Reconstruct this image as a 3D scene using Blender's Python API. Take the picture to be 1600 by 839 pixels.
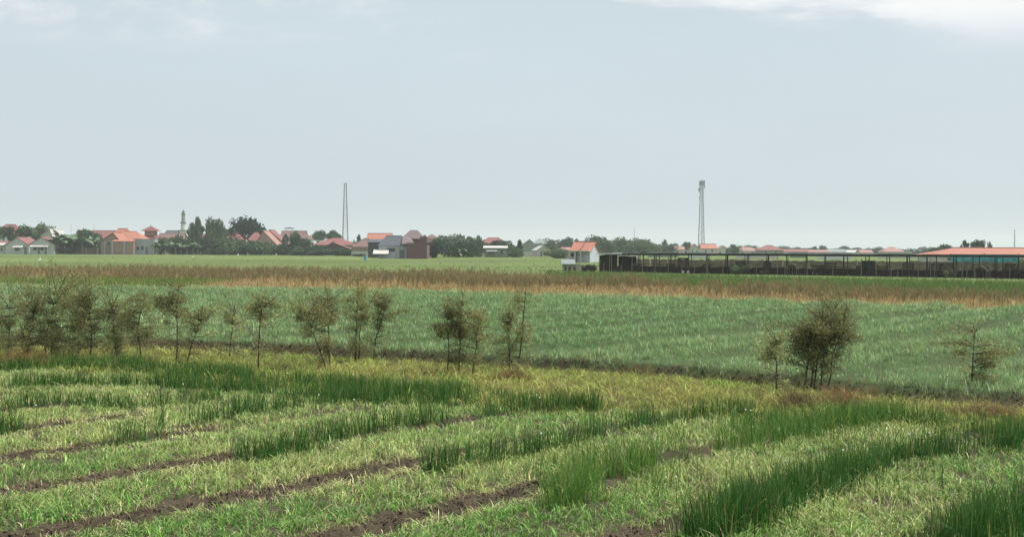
import bpy, math, random
import numpy as np
from mathutils import Vector, Matrix

for o in list(bpy.data.objects):
    bpy.data.objects.remove(o, do_unlink=True)
scene = bpy.context.scene
COL = scene.collection
rng = np.random.default_rng(11)
random.seed(11)

# ------------------------------------------------------------------ camera
F = 1900.0            # focal length in pixels of the 1600 px wide photograph
EYE = 2.6             # the photographer stands on a low bank
HOR = 391.0           # horizon row at the middle of the picture
PITCH = math.atan((419.5 - HOR) / F)
ROLL = math.radians(0.2)
fwd = Vector((0, math.cos(PITCH), -math.sin(PITCH)))
r0 = Vector((1, 0, 0)); u0 = r0.cross(fwd)
CR = r0 * math.cos(ROLL) + u0 * math.sin(ROLL)
CU = u0 * math.cos(ROLL) - r0 * math.sin(ROLL)
cam_data = bpy.data.cameras.new('camera')
cam_data.sensor_width = 36.0
cam_data.lens = F / 1600.0 * 36.0
cam_data.clip_start = 0.1
cam_data.clip_end = 12000.0
cam = bpy.data.objects.new('camera', cam_data)
COL.objects.link(cam)
m3 = Matrix((CR, CU, -fwd)).transposed()
cam.matrix_world = Matrix.Translation((0, 0, EYE)) @ m3.to_4x4()
scene.camera = cam

# ------------------------------------------------------------------ sky and sun
SUN_EL = math.radians(60); SUN_AZ = math.radians(80)     # azimuth clockwise from +Y: from the right
world = bpy.data.worlds.new('World'); scene.world = world
world.use_nodes = True
nt = world.node_tree
for n in list(nt.nodes): nt.nodes.remove(n)
def N(tree, kind, **kw):
    n = tree.nodes.new(kind)
    for k, v in kw.items(): setattr(n, k, v)
    return n
out = N(nt, 'ShaderNodeOutputWorld'); bg = N(nt, 'ShaderNodeBackground')
sky = N(nt, 'ShaderNodeTexSky', sky_type='NISHITA', sun_disc=False, sun_elevation=SUN_EL, sun_rotation=SUN_AZ,
        air_density=1.2, dust_density=4.0, ozone_density=1.5, altitude=10.0)
tc = N(nt, 'ShaderNodeTexCoord')
sep = N(nt, 'ShaderNodeSeparateXYZ'); nt.links.new(tc.outputs['Generated'], sep.inputs[0])
# thin haze veil over the clear sky, whole dome alike
veil = N(nt, 'ShaderNodeMix', data_type='RGBA'); veil.inputs['Factor'].default_value = 0.82
veil.inputs['B'].default_value = (6.0, 6.9, 7.5, 1)
nt.links.new(sky.outputs[0], veil.inputs['A'])
# fair-weather clouds, all round the dome above ten degrees
mp = N(nt, 'ShaderNodeMapping'); mp.inputs['Scale'].default_value = (2.6, 2.6, 9.0)
mp.inputs['Location'].default_value = (11.90, 14.836, 15.904)
nt.links.new(tc.outputs['Generated'], mp.inputs[0])
cn = N(nt, 'ShaderNodeTexNoise'); cn.inputs['Scale'].default_value = 1.0; cn.inputs['Detail'].default_value = 9.0
cn.inputs['Roughness'].default_value = 0.62; cn.inputs['Distortion'].default_value = 0.35
nt.links.new(mp.outputs[0], cn.inputs['Vector'])
cr = N(nt, 'ShaderNodeMapRange', interpolation_type='SMOOTHSTEP')
cr.inputs['From Min'].default_value = 0.45; cr.inputs['From Max'].default_value = 0.62
nt.links.new(cn.outputs['Fac'], cr.inputs['Value'])
el = N(nt, 'ShaderNodeMapRange', interpolation_type='SMOOTHSTEP')
el.inputs['From Min'].default_value = 0.145; el.inputs['From Max'].default_value = 0.19
nt.links.new(sep.outputs['Z'], el.inputs['Value'])
mu = N(nt, 'ShaderNodeMath', operation='MULTIPLY')
nt.links.new(cr.outputs[0], mu.inputs[0]); nt.links.new(el.outputs[0], mu.inputs[1])
mu2 = N(nt, 'ShaderNodeMath', operation='MULTIPLY'); mu2.inputs[1].default_value = 1.0
nt.links.new(mu.outputs[0], mu2.inputs[0])
cl = N(nt, 'ShaderNodeMix', data_type='RGBA'); cl.inputs['B'].default_value = (8.9, 8.95, 9.0, 1)
# thin uneven high cloud: faint brightness changes over the whole dome
mv = N(nt, 'ShaderNodeMapping'); mv.inputs['Scale'].default_value = (1.6, 1.6, 6.0); nt.links.new(tc.outputs['Generated'], mv.inputs[0])
vn = N(nt, 'ShaderNodeTexNoise'); vn.inputs['Scale'].default_value = 1.0; vn.inputs['Detail'].default_value = 5.0; vn.inputs['Roughness'].default_value = 0.55
nt.links.new(mv.outputs[0], vn.inputs['Vector'])
vr = N(nt, 'ShaderNodeMapRange'); vr.inputs['From Min'].default_value = 0.3; vr.inputs['From Max'].default_value = 0.7; vr.inputs['To Min'].default_value = 0.985; vr.inputs['To Max'].default_value = 1.065
nt.links.new(vn.outputs['Fac'], vr.inputs['Value'])
vm = N(nt, 'ShaderNodeVectorMath', operation='SCALE'); nt.links.new(veil.outputs['Result'], vm.inputs[0]); nt.links.new(vr.outputs[0], vm.inputs['Scale'])
nt.links.new(mu2.outputs[0], cl.inputs['Factor']); nt.links.new(vm.outputs[0], cl.inputs['A'])
nt.links.new(cl.outputs['Result'], bg.inputs['Color'])
bg.inputs['Strength'].default_value = 0.1
nt.links.new(bg.outputs[0], out.inputs['Surface'])

sun = bpy.data.lights.new('sun', 'SUN'); sun.energy = 5.0; sun.angle = math.radians(1.5); sun.color = (1.0, 0.96, 0.89)
so = bpy.data.objects.new('sun', sun); COL.objects.link(so)
sd = Vector((math.sin(SUN_AZ) * math.cos(SUN_EL), math.cos(SUN_AZ) * math.cos(SUN_EL), math.sin(SUN_EL)))
so.rotation_euler = (-sd).to_track_quat('-Z', 'Y').to_euler()

vs = scene.view_settings
vs.view_transform = 'Standard'; vs.look = 'None'; vs.exposure = 0.10; vs.gamma = 1.0; vs.use_curve_mapping = False
scene.cycles.max_bounces = 6; scene.cycles.diffuse_bounces = 3; scene.cycles.transmission_bounces = 3
scene.cycles.volume_bounces = 1; scene.cycles.transparent_max_bounces = 6
scene.cycles.caustics_reflective = False; scene.cycles.caustics_refractive = False

# ------------------------------------------------------------------ helpers
def lin(c):
    c = np.asarray(c, float) / 255.0
    return np.where(c <= 0.04045, c / 12.92, ((c + 0.055) / 1.055) ** 2.4)
GAIN = 1.42           # daylight on an upright white card, so that photographed tones turn into base colours
def alb(r, g, b): return lin((r, g, b)) / GAIN

def terrain_rise(y):
    t = np.clip((np.asarray(y, float) - 170.0) / 180.0, 0, 1)
    return 0.8 * t * t * (3 - 2 * t)
def ray(x, y): return fwd + CR * ((x - 800.0) / F) - CU * ((y - 419.5) / F)
def ground_at(x, y):
    d = ray(x, y); z = 0.0
    for _ in range(12):
        s = (z - EYE) / d.z
        z = 0.5 * z + 0.5 * float(terrain_rise(s * d.y))
    s = (z - EYE) / d.z
    return Vector((s * d.x, s * d.y, z))
def at(x, y, D):
    d = ray(x, y); s = D / d.y
    return Vector((s * d.x, D, EYE + s * d.z))
def spx(D): return D / F        # metres per photograph pixel at distance D

_tab = rng.random((256, 256))
def vnoise(x, y):
    x = np.asarray(x, float); y = np.asarray(y, float)
    xi = np.floor(x).astype(int); yi = np.floor(y).astype(int)
    fx = x - xi; fy = y - yi
    fx = fx * fx * (3 - 2 * fx); fy = fy * fy * (3 - 2 * fy)
    a = _tab[xi & 255, yi & 255]; b = _tab[(xi + 1) & 255, yi & 255]
    c = _tab[xi & 255, (yi + 1) & 255]; d = _tab[(xi + 1) & 255, (yi + 1) & 255]
    return (a * (1 - fx) + b * fx) * (1 - fy) + (c * (1 - fx) + d * fx) * fy
def fbm(x, y, o=3):
    s = 0; a = 0.5; k = 1.0
    for i in range(o):
        s = s + a * vnoise(x * k + 17.3 * i, y * k + 5.1 * i); a *= 0.5; k *= 2.03
    return s / (1 - 0.5 ** o)
def sstep(a, b, x):
    t = np.clip((x - a) / (b - a), 0, 1); return t * t * (3 - 2 * t)

def mesh_from(name, verts, loops, starts, totals, mat, col=None, smooth=False):
    me = bpy.data.meshes.new(name)
    verts = np.ascontiguousarray(verts, np.float32)
    me.vertices.add(len(verts)); me.vertices.foreach_set('co', verts.ravel())
    me.loops.add(len(loops)); me.loops.foreach_set('vertex_index', np.ascontiguousarray(loops, np.int32))
    me.polygons.add(len(starts)); me.polygons.foreach_set('loop_start', np.ascontiguousarray(starts, np.int32))
    me.polygons.foreach_set('loop_total', np.ascontiguousarray(totals, np.int32))
    if smooth: me.polygons.foreach_set('use_smooth', np.ones(len(starts), bool))
    if col is not None:
        a = me.attributes.new('col', 'FLOAT_COLOR', 'POINT')
        c4 = np.ones((len(verts), 4), np.float32); c4[:, :3] = col
        a.data.foreach_set('color', c4.ravel())
    me.update(calc_edges=True); me.validate()
    if mat: me.materials.append(mat)
    return me

def link(name, me, parent=None, loc=None):
    o = bpy.data.objects.new(name, me); COL.objects.link(o)
    if parent is not None: o.parent = parent
    if loc is not None: o.location = loc
    return o
def tag(o, label=None, cat=None, group=None, kind=None):
    if label: o['label'] = label
    if cat: o['category'] = cat
    if group: o['group'] = group
    if kind: o['kind'] = kind
    return o
def empty(name, loc, rz=0.0):
    o = bpy.data.objects.new(name, None); COL.objects.link(o)
    o.location = loc; o.rotation_euler = (0, 0, rz); o.empty_display_size = 0.3
    return o

class MB:
    """collects polygons in local metres; build() links them as one mesh object"""
    def __init__(s): s.v = []; s.f = []
    def poly(s, pts):
        b = len(s.v); s.v += [tuple(p) for p in pts]; s.f.append(tuple(range(b, b + len(pts)))); return s
    def prism(s, bot, top):
        n = len(bot); b = len(s.v); s.v += [tuple(p) for p in bot] + [tuple(p) for p in top]
        s.f.append(tuple(range(b + n - 1, b - 1, -1))); s.f.append(tuple(range(b + n, b + 2 * n)))
        for i in range(n):
            j = (i + 1) % n; s.f.append((b + i, b + j, b + n + j, b + n + i))
        return s
    def box(s, x0, x1, y0, y1, z0, z1):
        return s.prism([(x0, y0, z0), (x1, y0, z0), (x1, y1, z0), (x0, y1, z0)],
                       [(x0, y0, z1), (x1, y0, z1), (x1, y1, z1), (x0, y1, z1)])
    def slab(s, pts, th):
        return s.prism([(p[0], p[1], p[2] - th) for p in pts], pts)
    def tube(s, pts, rad, n=6):
        pts = [Vector(p) for p in pts]; rad = rad if isinstance(rad, (list, tuple)) else [rad] * len(pts)
        b0 = len(s.v)
        for i, p in enumerate(pts):
            d = (pts[min(i + 1, len(pts) - 1)] - pts[max(i - 1, 0)]).normalized()
            a = d.orthogonal().normalized() if i == 0 else (a - d * a.dot(d)).normalized()
            c = d.cross(a)
            for k in range(n):
                t = 2 * math.pi * k / n
                s.v.append(tuple(p + (a * math.cos(t) + c * math.sin(t)) * rad[i]))
        for i in range(len(pts) - 1):
            for k in range(n):
                j = (k + 1) % n
                s.f.append((b0 + i * n + k, b0 + i * n + j, b0 + (i + 1) * n + j, b0 + (i + 1) * n + k))
        s.f.append(tuple(b0 + k for k in range(n - 1, -1, -1)))
        e = b0 + (len(pts) - 1) * n; s.f.append(tuple(e + k for k in range(n)))
        return s
    def lathe(s, prof, n=12, c=(0, 0)):
        b0 = len(s.v)
        for r, z in prof:
            for k in range(n):
                t = 2 * math.pi * (k + 0.5) / n
                s.v.append((c[0] + r * math.cos(t), c[1] + r * math.sin(t), z))
        for i in range(len(prof) - 1):
            for k in range(n):
                j = (k + 1) % n
                s.f.append((b0 + i * n + k, b0 + i * n + j, b0 + (i + 1) * n + j, b0 + (i + 1) * n + k))
        s.f.append(tuple(b0 + k for k in range(n - 1, -1, -1)))
        e = b0 + (len(prof) - 1) * n; s.f.append(tuple(e + k for k in range(n)))
        return s
    def mesh(s, name, mat, smooth=False):
        me = bpy.data.meshes.new(name); me.from_pydata(s.v, [], s.f)
        if smooth: me.polygons.foreach_set('use_smooth', np.ones(len(me.polygons), bool))
        me.update(); me.materials.append(mat); return me
    def build(s, name, mat, parent=None, smooth=False, loc=None):
        return link(name, s.mesh(name, mat, smooth), parent, loc)

# ------------------------------------------------------------------ materials
_mats = {}
def sheet_mat(name, rgb, trans=0.45):
    # thin netting or tarpaulin that lets light through
    if name in _mats: return _mats[name]
    m = bpy.data.materials.new(name); m.use_nodes = True; t = m.node_tree
    for n in list(t.nodes): t.nodes.remove(n)
    o = N(t, 'ShaderNodeOutputMaterial'); c = N(t, 'ShaderNodeTexCoord'); n1 = N(t, 'ShaderNodeTexNoise')
    n1.inputs['Scale'].default_value = 2.2; n1.inputs['Detail'].default_value = 7; n1.inputs['Roughness'].default_value = 0.7
    t.links.new(c.outputs['Object'], n1.inputs['Vector'])
    r = N(t, 'ShaderNodeValToRGB'); r.color_ramp.elements[0].position = 0.35; r.color_ramp.elements[1].position = 0.65
    rgb = np.asarray(rgb); r.color_ramp.elements[0].color = (*(rgb * .68), 1); r.color_ramp.elements[1].color = (*(np.minimum(rgb * 1.25, .9)), 1)
    t.links.new(n1.outputs['Fac'], r.inputs[0])
    d = N(t, 'ShaderNodeBsdfDiffuse'); tr = N(t, 'ShaderNodeBsdfTranslucent'); mx = N(t, 'ShaderNodeMixShader'); mx.inputs[0].default_value = trans
    t.links.new(r.outputs[0], d.inputs[0]); t.links.new(r.outputs[0], tr.inputs[0]); t.links.new(d.outputs[0], mx.inputs[1]); t.links.new(tr.outputs[0], mx.inputs[2]); t.links.new(mx.outputs[0], o.inputs[0])
    _mats[name] = m; return m
def leaf_mat(name, trans=0.35, rough=0.55, use_obj=False, spec=0.25):
    if name in _mats: return _mats[name]
    m = bpy.data.materials.new(name); m.use_nodes = True; t = m.node_tree
    for n in list(t.nodes): t.nodes.remove(n)
    o = N(t, 'ShaderNodeOutputMaterial'); a = N(t, 'ShaderNodeAttribute', attribute_name='col')
    p = N(t, 'ShaderNodeBsdfPrincipled'); p.inputs['Roughness'].default_value = rough
    p.inputs['Specular IOR Level'].default_value = spec
    tr = N(t, 'ShaderNodeBsdfTranslucent'); mx = N(t, 'ShaderNodeMixShader'); mx.inputs[0].default_value = trans
    src = a.outputs['Color']
    if use_obj:
        oi = N(t, 'ShaderNodeObjectInfo'); mm = N(t, 'ShaderNodeMix', data_type='RGBA', blend_type='MULTIPLY')
        mm.inputs['Factor'].default_value = 1.0
        t.links.new(src, mm.inputs['A']); t.links.new(oi.outputs['Color'], mm.inputs['B']); src = mm.outputs['Result']
    t.links.new(src, p.inputs['Base Color']); t.links.new(src, tr.inputs['Color'])
    t.links.new(p.outputs[0], mx.inputs[1]); t.links.new(tr.outputs[0], mx.inputs[2]); t.links.new(mx.outputs[0], o.inputs[0])
    _mats[name] = m; return m

def paint(name, rgb, var=0.18, scale=1.5, rough=0.8, bump=0.0, bscale=20.0, streak=False, metal=0.0):
    """procedural plaster / tile / metal: base colour broken up by two noises"""
    if name in _mats: return _mats[name]
    m = bpy.data.materials.new(name); m.use_nodes = True; t = m.node_tree
    p = t.nodes['Principled BSDF']; p.inputs['Roughness'].default_value = rough; p.inputs['Metallic'].default_value = metal
    c = N(t, 'ShaderNodeTexCoord'); mpn = N(t, 'ShaderNodeMapping')
    mpn.inputs['Scale'].default_value = (scale, scale, scale * (0.15 if streak else 1.0))
    t.links.new(c.outputs['Object'], mpn.inputs[0])
    n1 = N(t, 'ShaderNodeTexNoise'); n1.inputs['Scale'].default_value = 1.0; n1.inputs['Detail'].default_value = 6
    n1.inputs['Roughness'].default_value = 0.65
    t.links.new(mpn.outputs[0], n1.inputs['Vector'])
    r = N(t, 'ShaderNodeValToRGB')
    rgb = np.asarray(rgb, float)
    r.color_ramp.elements[0].position = 0.3; r.color_ramp.elements[1].position = 0.7
    r.color_ramp.elements[0].color = (*(rgb * (1 - var)), 1); r.color_ramp.elements[1].color = (*(np.minimum(rgb * (1 + var), 0.9)), 1)
    t.links.new(n1.outputs['Fac'], r.inputs[0]); t.links.new(r.outputs[0], p.inputs['Base Color'])
    if bump:
        n2 = N(t, 'ShaderNodeTexNoise'); n2.inputs['Scale'].default_value = bscale; n2.inputs['Detail'].default_value = 4
        t.links.new(c.outputs['Object'], n2.inputs['Vector'])
        b = N(t, 'ShaderNodeBump'); b.inputs['Strength'].default_value = bump
        t.links.new(n2.outputs['Fac'], b.inputs['Height']); t.links.new(b.outputs[0], p.inputs['Normal'])
    _mats[name] = m; return m
# ================================================================== the ground
B1 = np.array([(-60, 44), (-20, 31), (-11.2, 26.8), (-1.65, 20.9), (1.29, 19.2), (7.3, 17.5), (14, 15.4), (30, 11)], float)
B2 = np.array([(-60, 50), (-30, 40), (-14.2, 34.5), (-6.7, 32.2), (0.86, 27.8), (4, 25.8), (6.5, 22.9), (8.8, 21.3), (20, 16), (40, 8)], float)
B3 = np.array([(-140, 118), (-60, 95), (-36, 86), (-8, 78.5), (0, 73), (9.9, 65.5), (21.8, 53.5), (35, 40), (60, 20)], float)
B4 = np.array([(-300, 185), (-120, 165), (-63, 152), (-25, 136), (-5, 120), (7.6, 93), (21.9, 73), (31.5, 63), (50, 45), (90, 18)], float)
def bd(B, x): return np.interp(x, B[:, 0], B[:, 1])

# raised onion beds run off to the right; u along, n across
UX, UY = 0.66, 0.751
NX, NY = 0.751, -0.66
ROW0, ROWD = -6.40, 2.07
def bed(x, y):
    n = NX * x + NY * y; t = UX * x + UY * y
    n = n + 0.13 * np.sin(t * 0.55 + 1.1) + 0.10 * (vnoise(t * 1.3 + 3, n * 0.2) - 0.5) + 0.10 * (vnoise(t * 4.1, n * 0.4 + 9) - 0.5)
    k = np.round((n - ROW0) / ROWD)
    d = n - (ROW0 + k * ROWD)
    return k, d, t
def bare(x, y):
    # the near ends of the furrows are bare, further on leaves close over them
    t = UX * x + UY * y
    return 1 - sstep(9.4, 10.8, t + 2.4 * (vnoise(x * 0.9 + 5, y * 0.9) - 0.5))
def zone(x, y):
    """1 onion beds, 2 weedy strip, 3 young onion field, 4 dry strip, 5 green fields"""
    w = 0.5 * (vnoise(x * 0.8, y * 0.8) - 0.5) + 0.9 * (vnoise(x * 0.11 + 7, y * 0.11) - 0.5) * sstep(40, 60, y)
    z = np.full(np.shape(x), 5)
    z = np.where(y < bd(B4, x) + w * 6, 4, z); z = np.where(y < bd(B3, x) + w * 3, 3, z)
    z = np.where(y < bd(B2, x) + w, 2, z); z = np.where(y < bd(B1, x) + w, 1, z)
    return z
def ridge(x, y):
    # broad wavy beds of the young field, finer rows on top of them
    n = NX * x + NY * y; t = UX * x + UY * y
    n = n + 0.5 * np.sin(t * 0.16) + 1.2 * (vnoise(t * 0.12, n * 0.08 + 4) - 0.5)
    return 0.72 * np.cos(n * 2 * math.pi / 4.3) + 0.28 * np.cos(n * 2 * math.pi / 1.08)
def height(x, y):
    zn = zone(x, y); z = terrain_rise(y) * 1.0
    k, d, t = bed(x, y)
    furrow = 1 - sstep(0.08, 0.20, np.abs(d))
    near = np.where(zn == 1, 1.0, 0.0)
    z = z - near * (0.10 + 0.20 * bare(x, y)) * furrow
    rough = 1 - sstep(0.12, 0.42, np.abs(d))
    clod = (fbm(x * 3.2, y * 3.2, 3) - 0.5) * 0.07 + ((vnoise(x * 6.5, y * 6.5) - 0.5) * 0.09 + (vnoise(x * 14, y * 14) - 0.5) * 0.05) * rough * near * (y < 20)
    z = z + np.where(y < 45, clod, clod * 0.3)
    # ditch in front of the young onion field
    e = bd(B2, x) - y
    lowy = 1 - sstep(50, 70, y)
    z = z + (0.20 * sstep(0.12, -0.22, e) if False else 0.13 * (1 - sstep(-0.22, 0.12, e))) * lowy * np.where(y < bd(B3, x), 1, 0)
    z = z - 0.15 * (sstep(-0.1, 0.15, e) - sstep(0.5, 1.8, e)) * lowy
    # low ridges in the young onion field
    kk = ridge(x, y)
    z = z + np.where(zn == 3, (0.18 * kk - 0.03) * sstep(0.3, 4.0, -e), 0.0)
    return z

def spread(lo, hi, step, far, growth):
    a = list(np.arange(lo, hi, step)); s = step; v = a[-1]
    while v < far: s *= growth; v += s; a.append(v)
    s = step; v = a[0]; pre = []
    return a
xp = spread(0.0, 5.0, 0.075, 3600, 1.07); xn = spread(0.0, 8.2, 0.075, 3600, 1.07)
xs = np.array(sorted([-v for v in xn[1:]] + xp))
ys = np.array([-400, -200, -100, -50, -25, -12, -5, 0, 2, 4, 6, 7, 7.6, 8.2, 8.6] + spread(9.0, 17.2, 0.065, 20, 1.03))
ys = np.concatenate([ys, spread(ys[-1] + .14, 36.0, 0.15, 3600, 1.045)])
GX, GY = np.meshgrid(xs, ys)
GZ = height(GX, GY)
zn = zone(GX, GY)
gc = np.zeros(GX.shape + (3,))
nz = fbm(GX * 0.9, GY * 0.9, 3)[..., None]; nzf = fbm(GX * 0.06, GY * 0.06, 3)[..., None]
soil = alb(74, 66, 56); soil2 = alb(100, 90, 76)
gc[:] = soil * (1 - nz) + soil2 * nz
c2 = alb(118, 112, 66) * (1 - nz) + alb(92, 86, 58) * nz
c3 = alb(88, 108, 70) * (1 - nz) + alb(78, 88, 62) * nz
c4 = alb(176, 153, 106) * (1 - nz) + alb(152, 130, 92) * nz
rows = fbm(GX * 0.02, GY * 0.16, 3)[..., None] * 2.4 - 0.7
c5 = alb(116, 140, 80) * (1 - nzf) + alb(136, 148, 92) * nzf
c5 = c5 * (0.66 + 0.30 * rows)
for i, c in ((2, c2), (3, c3), (4, c4), (5, c5)):
    gc = np.where((zn == i)[..., None], c, gc)
e_ = bd(B2, GX) - GY
bank = (sstep(-0.3, -0.1, e_) * (1 - sstep(0.25, 0.6, e_ + 0.8 * (fbm(GX * 0.8, GY * 0.8, 2) - 0.5))))[..., None] * (GY < 70)[..., None] * (0.35 + 0.65 * sstep(0.42, 0.58, fbm(GX * 0.35 + 3, GY * 0.35, 2)))[..., None]
gc = gc * (1 - bank) + (alb(64, 60, 48) * (1 - nz) + alb(92, 86, 66) * nz) * bank
ny, nx = GX.shape
V = np.stack([GX, GY, GZ], -1).reshape(-1, 3)
idx = np.arange(ny * nx).reshape(ny, nx)
Q = np.stack([idx[:-1, :-1], idx[:-1, 1:], idx[1:, 1:], idx[1:, :-1]], -1).reshape(-1, 4)

gm = bpy.data.materials.new('field_soil'); gm.use_nodes = True; t = gm.node_tree
p = t.nodes['Principled BSDF']; p.inputs['Roughness'].default_value = 0.95; p.inputs['Specular IOR Level'].default_value = 0.05
a = N(t, 'ShaderNodeAttribute', attribute_name='col'); c = N(t, 'ShaderNodeTexCoord')
n1 = N(t, 'ShaderNodeTexNoise'); n1.inputs['Scale'].default_value = 9.0; n1.inputs['Detail'].default_value = 8; n1.inputs['Roughness'].default_value = 0.7
t.links.new(c.outputs['Object'], n1.inputs['Vector'])
mr = N(t, 'ShaderNodeMapRange'); mr.inputs['From Min'].default_value = 0.3; mr.inputs['From Max'].default_value = 0.7
mr.inputs['To Min'].default_value = 0.62; mr.inputs['To Max'].default_value = 1.35
t.links.new(n1.outputs['Fac'], mr.inputs['Value'])
mm = N(t, 'ShaderNodeVectorMath', operation='SCALE'); t.links.new(a.outputs['Color'], mm.inputs[0]); t.links.new(mr.outputs[0], mm.inputs['Scale'])
t.links.new(mm.outputs[0], p.inputs['Base Color'])
bp = N(t, 'ShaderNodeBump'); bp.inputs['Strength'].default_value = 0.8; bp.inputs['Distance'].default_value = 0.03
t.links.new(n1.outputs['Fac'], bp.inputs['Height']); t.links.new(bp.outputs[0], p.inputs['Normal'])
ground = link('ground', mesh_from('ground', V, Q.ravel(), np.arange(len(Q)) * 4, np.full(len(Q), 4), gm, gc.reshape(-1, 3), True))
ground['kind'] = 'structure'

# ================================================================== leaves and grass
def blades(name, P, H, W, az, lean, droop, col, tip=None, segs=3, mat=None, face=None):
    """N tapering leaf ribbons that bend over; one mesh"""
    n = len(P); face = rng.uniform(0, 2 * math.pi, n) if face is None else face
    sv = np.stack([np.cos(face), np.sin(face), np.zeros(n)], -1)
    dv = np.stack([np.cos(az), np.sin(az), np.zeros(n)], -1)
    k = 2 * segs + 1
    Vv = np.zeros((n, k, 3), np.float32); Cc = np.zeros((n, k, 3), np.float32)
    tip = col if tip is None else tip
    for s in range(segs + 1):
        u = s / segs
        ctr = P + dv * (lean * H * u ** 1.7)[:, None]
        ctr[:, 2] += H * (u - droop * u ** 3)
        cc = col * (1 - u * u) + tip * (u * u)
        if s == segs:
            Vv[:, 2 * s] = ctr; Cc[:, 2 * s] = cc
        else:
            w = (W * 0.5 * (1 - 0.75 * u ** 1.5))[:, None]
            Vv[:, 2 * s] = ctr - sv * w; Vv[:, 2 * s + 1] = ctr + sv * w
            Cc[:, 2 * s] = cc; Cc[:, 2 * s + 1] = cc
    base = (np.arange(n) * k)[:, None]
    loc = []; tot = []
    for s in range(segs - 1):
        loc += [2 * s, 2 * s + 1, 2 * s + 3, 2 * s + 2]; tot.append(4)
    loc += [2 * segs - 2, 2 * segs - 1, 2 * segs]; tot.append(3)
    L = (base + np.array(loc)[None]).ravel()
    T = np.tile(np.array(tot), n); S = np.concatenate([[0], np.cumsum(T)[:-1]])
    return mesh_from(name, Vv.reshape(-1, 3), L, S, T, mat, Cc.reshape(-1, 3))

def wedge(y0, y1, dens, dy=0.5, slope=0.46, margin=2.0):
    X = []; Y = []
    y = y0
    while y < y1:
        h = min(max(dy, y * 0.02), y1 - y); hw = slope * (y + h) + margin
        n = rng.poisson(dens(y + h / 2) * 2 * hw * h)
        X.append(rng.uniform(-hw, hw, n)); Y.append(rng.uniform(y, y + h, n)); y += h
    return np.concatenate(X), np.concatenate(Y)
def jit(c, n, s=0.18, h=0.06):
    """per-leaf colour: brightness and slight hue scatter"""
    b = rng.normal(1, s, n).clip(0.45, 1.7)[:, None]
    return np.clip(np.asarray(c) * b * rng.normal(1, h, (n, 3)), 0.002, 0.85)
def mixc(a, b, f): f = np.asarray(f)[:, None]; return np.asarray(a) * (1 - f) + np.asarray(b) * f

LEAF = leaf_mat('onion_leaf', 0.24, 0.45)
DRY = leaf_mat('dry_grass', 0.25, 0.8, spec=0.1)

# where the old tall leaves still stand (photograph pixels of their foot line, half width in metres)
TALL = [
    # name, label, [(x, y) foot line], half width, density, (hmin, hmax), isolated clump?, tone
    ('onion_clump', 'dark green tall onion clump at the left picture edge above bare soil', [(-30, 682), (28, 672)], .34, 420, (.40, .56), 1, 0),
    ('onion_clump', 'tall dark onion clump between two bare soil banks, left foreground', [(172, 698), (228, 688)], .30, 420, (.34, .50), 1, 0),
    ('onion_clump', 'tall dark onion clump right of the short soil bank, left of the middle', [(392, 724), (478, 706)], .30, 420, (.34, .50), 1, 0),
    ('onion_clump', 'small pointed dark onion clump standing alone in pale leaves, bottom middle', [(672, 740), (712, 730)], .20, 420, (.34, .50), 1, 0),
    ('onion_clump', 'deep green onion clump at the bottom edge right of the soil bank', [(1108, 842), (1178, 815)], .40, 480, (.44, .62), 1, 0),
    ('onion_clump', 'deep green onion clump in the bottom right corner', [(1510, 850), (1640, 800)], .50, 440, (.40, .58), 1, 0),
    ('onion_clump', 'bright grassy green onion clump beside the end of the long soil bank', [(872, 795), (920, 770)], .28, 360, (.38, .54), 1, 1),
    ('tall_onion_row', 'thin row of tall leaves behind the left clumps', [(255, 672), (400, 645), (560, 628), (720, 615)], .24, 260, (.34, .48), 0, 0),
    ('tall_onion_row', 'row of tall leaves running to the right in the middle', [(500, 690), (620, 668), (760, 650), (925, 640)], .24, 300, (.34, .48), 0, 0),
    ('tall_onion_row', 'row of tall leaves beyond the small pointed clump', [(740, 728), (850, 708), (960, 675), (1090, 655), (1180, 650)], .30, 280, (.34, .48), 0, 0),
    ('tall_onion_row', 'broad patch of grassy green leaves right of the middle', [(925, 758), (1010, 725), (1130, 700), (1270, 672), (1420, 655)], .85, 250, (.32, .54), 0, 1),
    ('tall_onion_row', 'long dense dark row of tall leaves on the right', [(1185, 808), (1300, 755), (1400, 722), (1500, 705), (1620, 700)], .38, 400, (.38, .54), 0, 0),
    ('tall_onion_row', 'far right dark row of tall leaves before the weedy strip', [(1190, 668), (1320, 662), (1450, 668), (1620, 685)], .42, 280, (.32, .46), 0, 0),
    ('tall_onion_row', 'back row of tall dark leaves left of the saplings', [(-60, 582), (150, 576), (300, 588), (450, 603), (650, 620), (760, 630)], .60, 340, (.30, .46), 0, 0),
    ('tall_onion_row', 'second back row of tall dark leaves on the left', [(-60, 612), (120, 603), (280, 606), (450, 618), (600, 632)], .45, 320, (.32, .46), 0, 0),
    ('tall_onion_row', 'third sparse row of tall leaves on the left', [(-60, 645), (80, 632), (200, 640), (330, 628)], .34, 240, (.32, .44), 0, 0),
    ('tall_onion_row', 'short row of tall leaves left of the yellow weeds', [(640, 632), (780, 636), (920, 642)], .35, 330, (.34, .46), 0, 0),
]
tall_pts = []      # polylines in metres, with half widths
for nm, lb, line, hw, dens, hh, iso, tone in TALL:
    pl = [ground_at(x, y) for x, y in line]
    tall_pts.append((np.array([(q.x, q.y) for q in pl]), hw))
def seg_dist(px, py, pl):
    best = np.full(px.shape, 1e9)
    for (ax, ay), (bx, by) in zip(pl[:-1], pl[1:]):
        L2 = (bx - ax) ** 2 + (by - ay) ** 2
        s = np.clip(((px - ax) * (bx - ax) + (py - ay) * (by - ay)) / L2, 0, 1)
        best = np.minimum(best, np.hypot(px - ax - s * (bx - ax), py - ay - s * (by - ay)))
    return best

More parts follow.
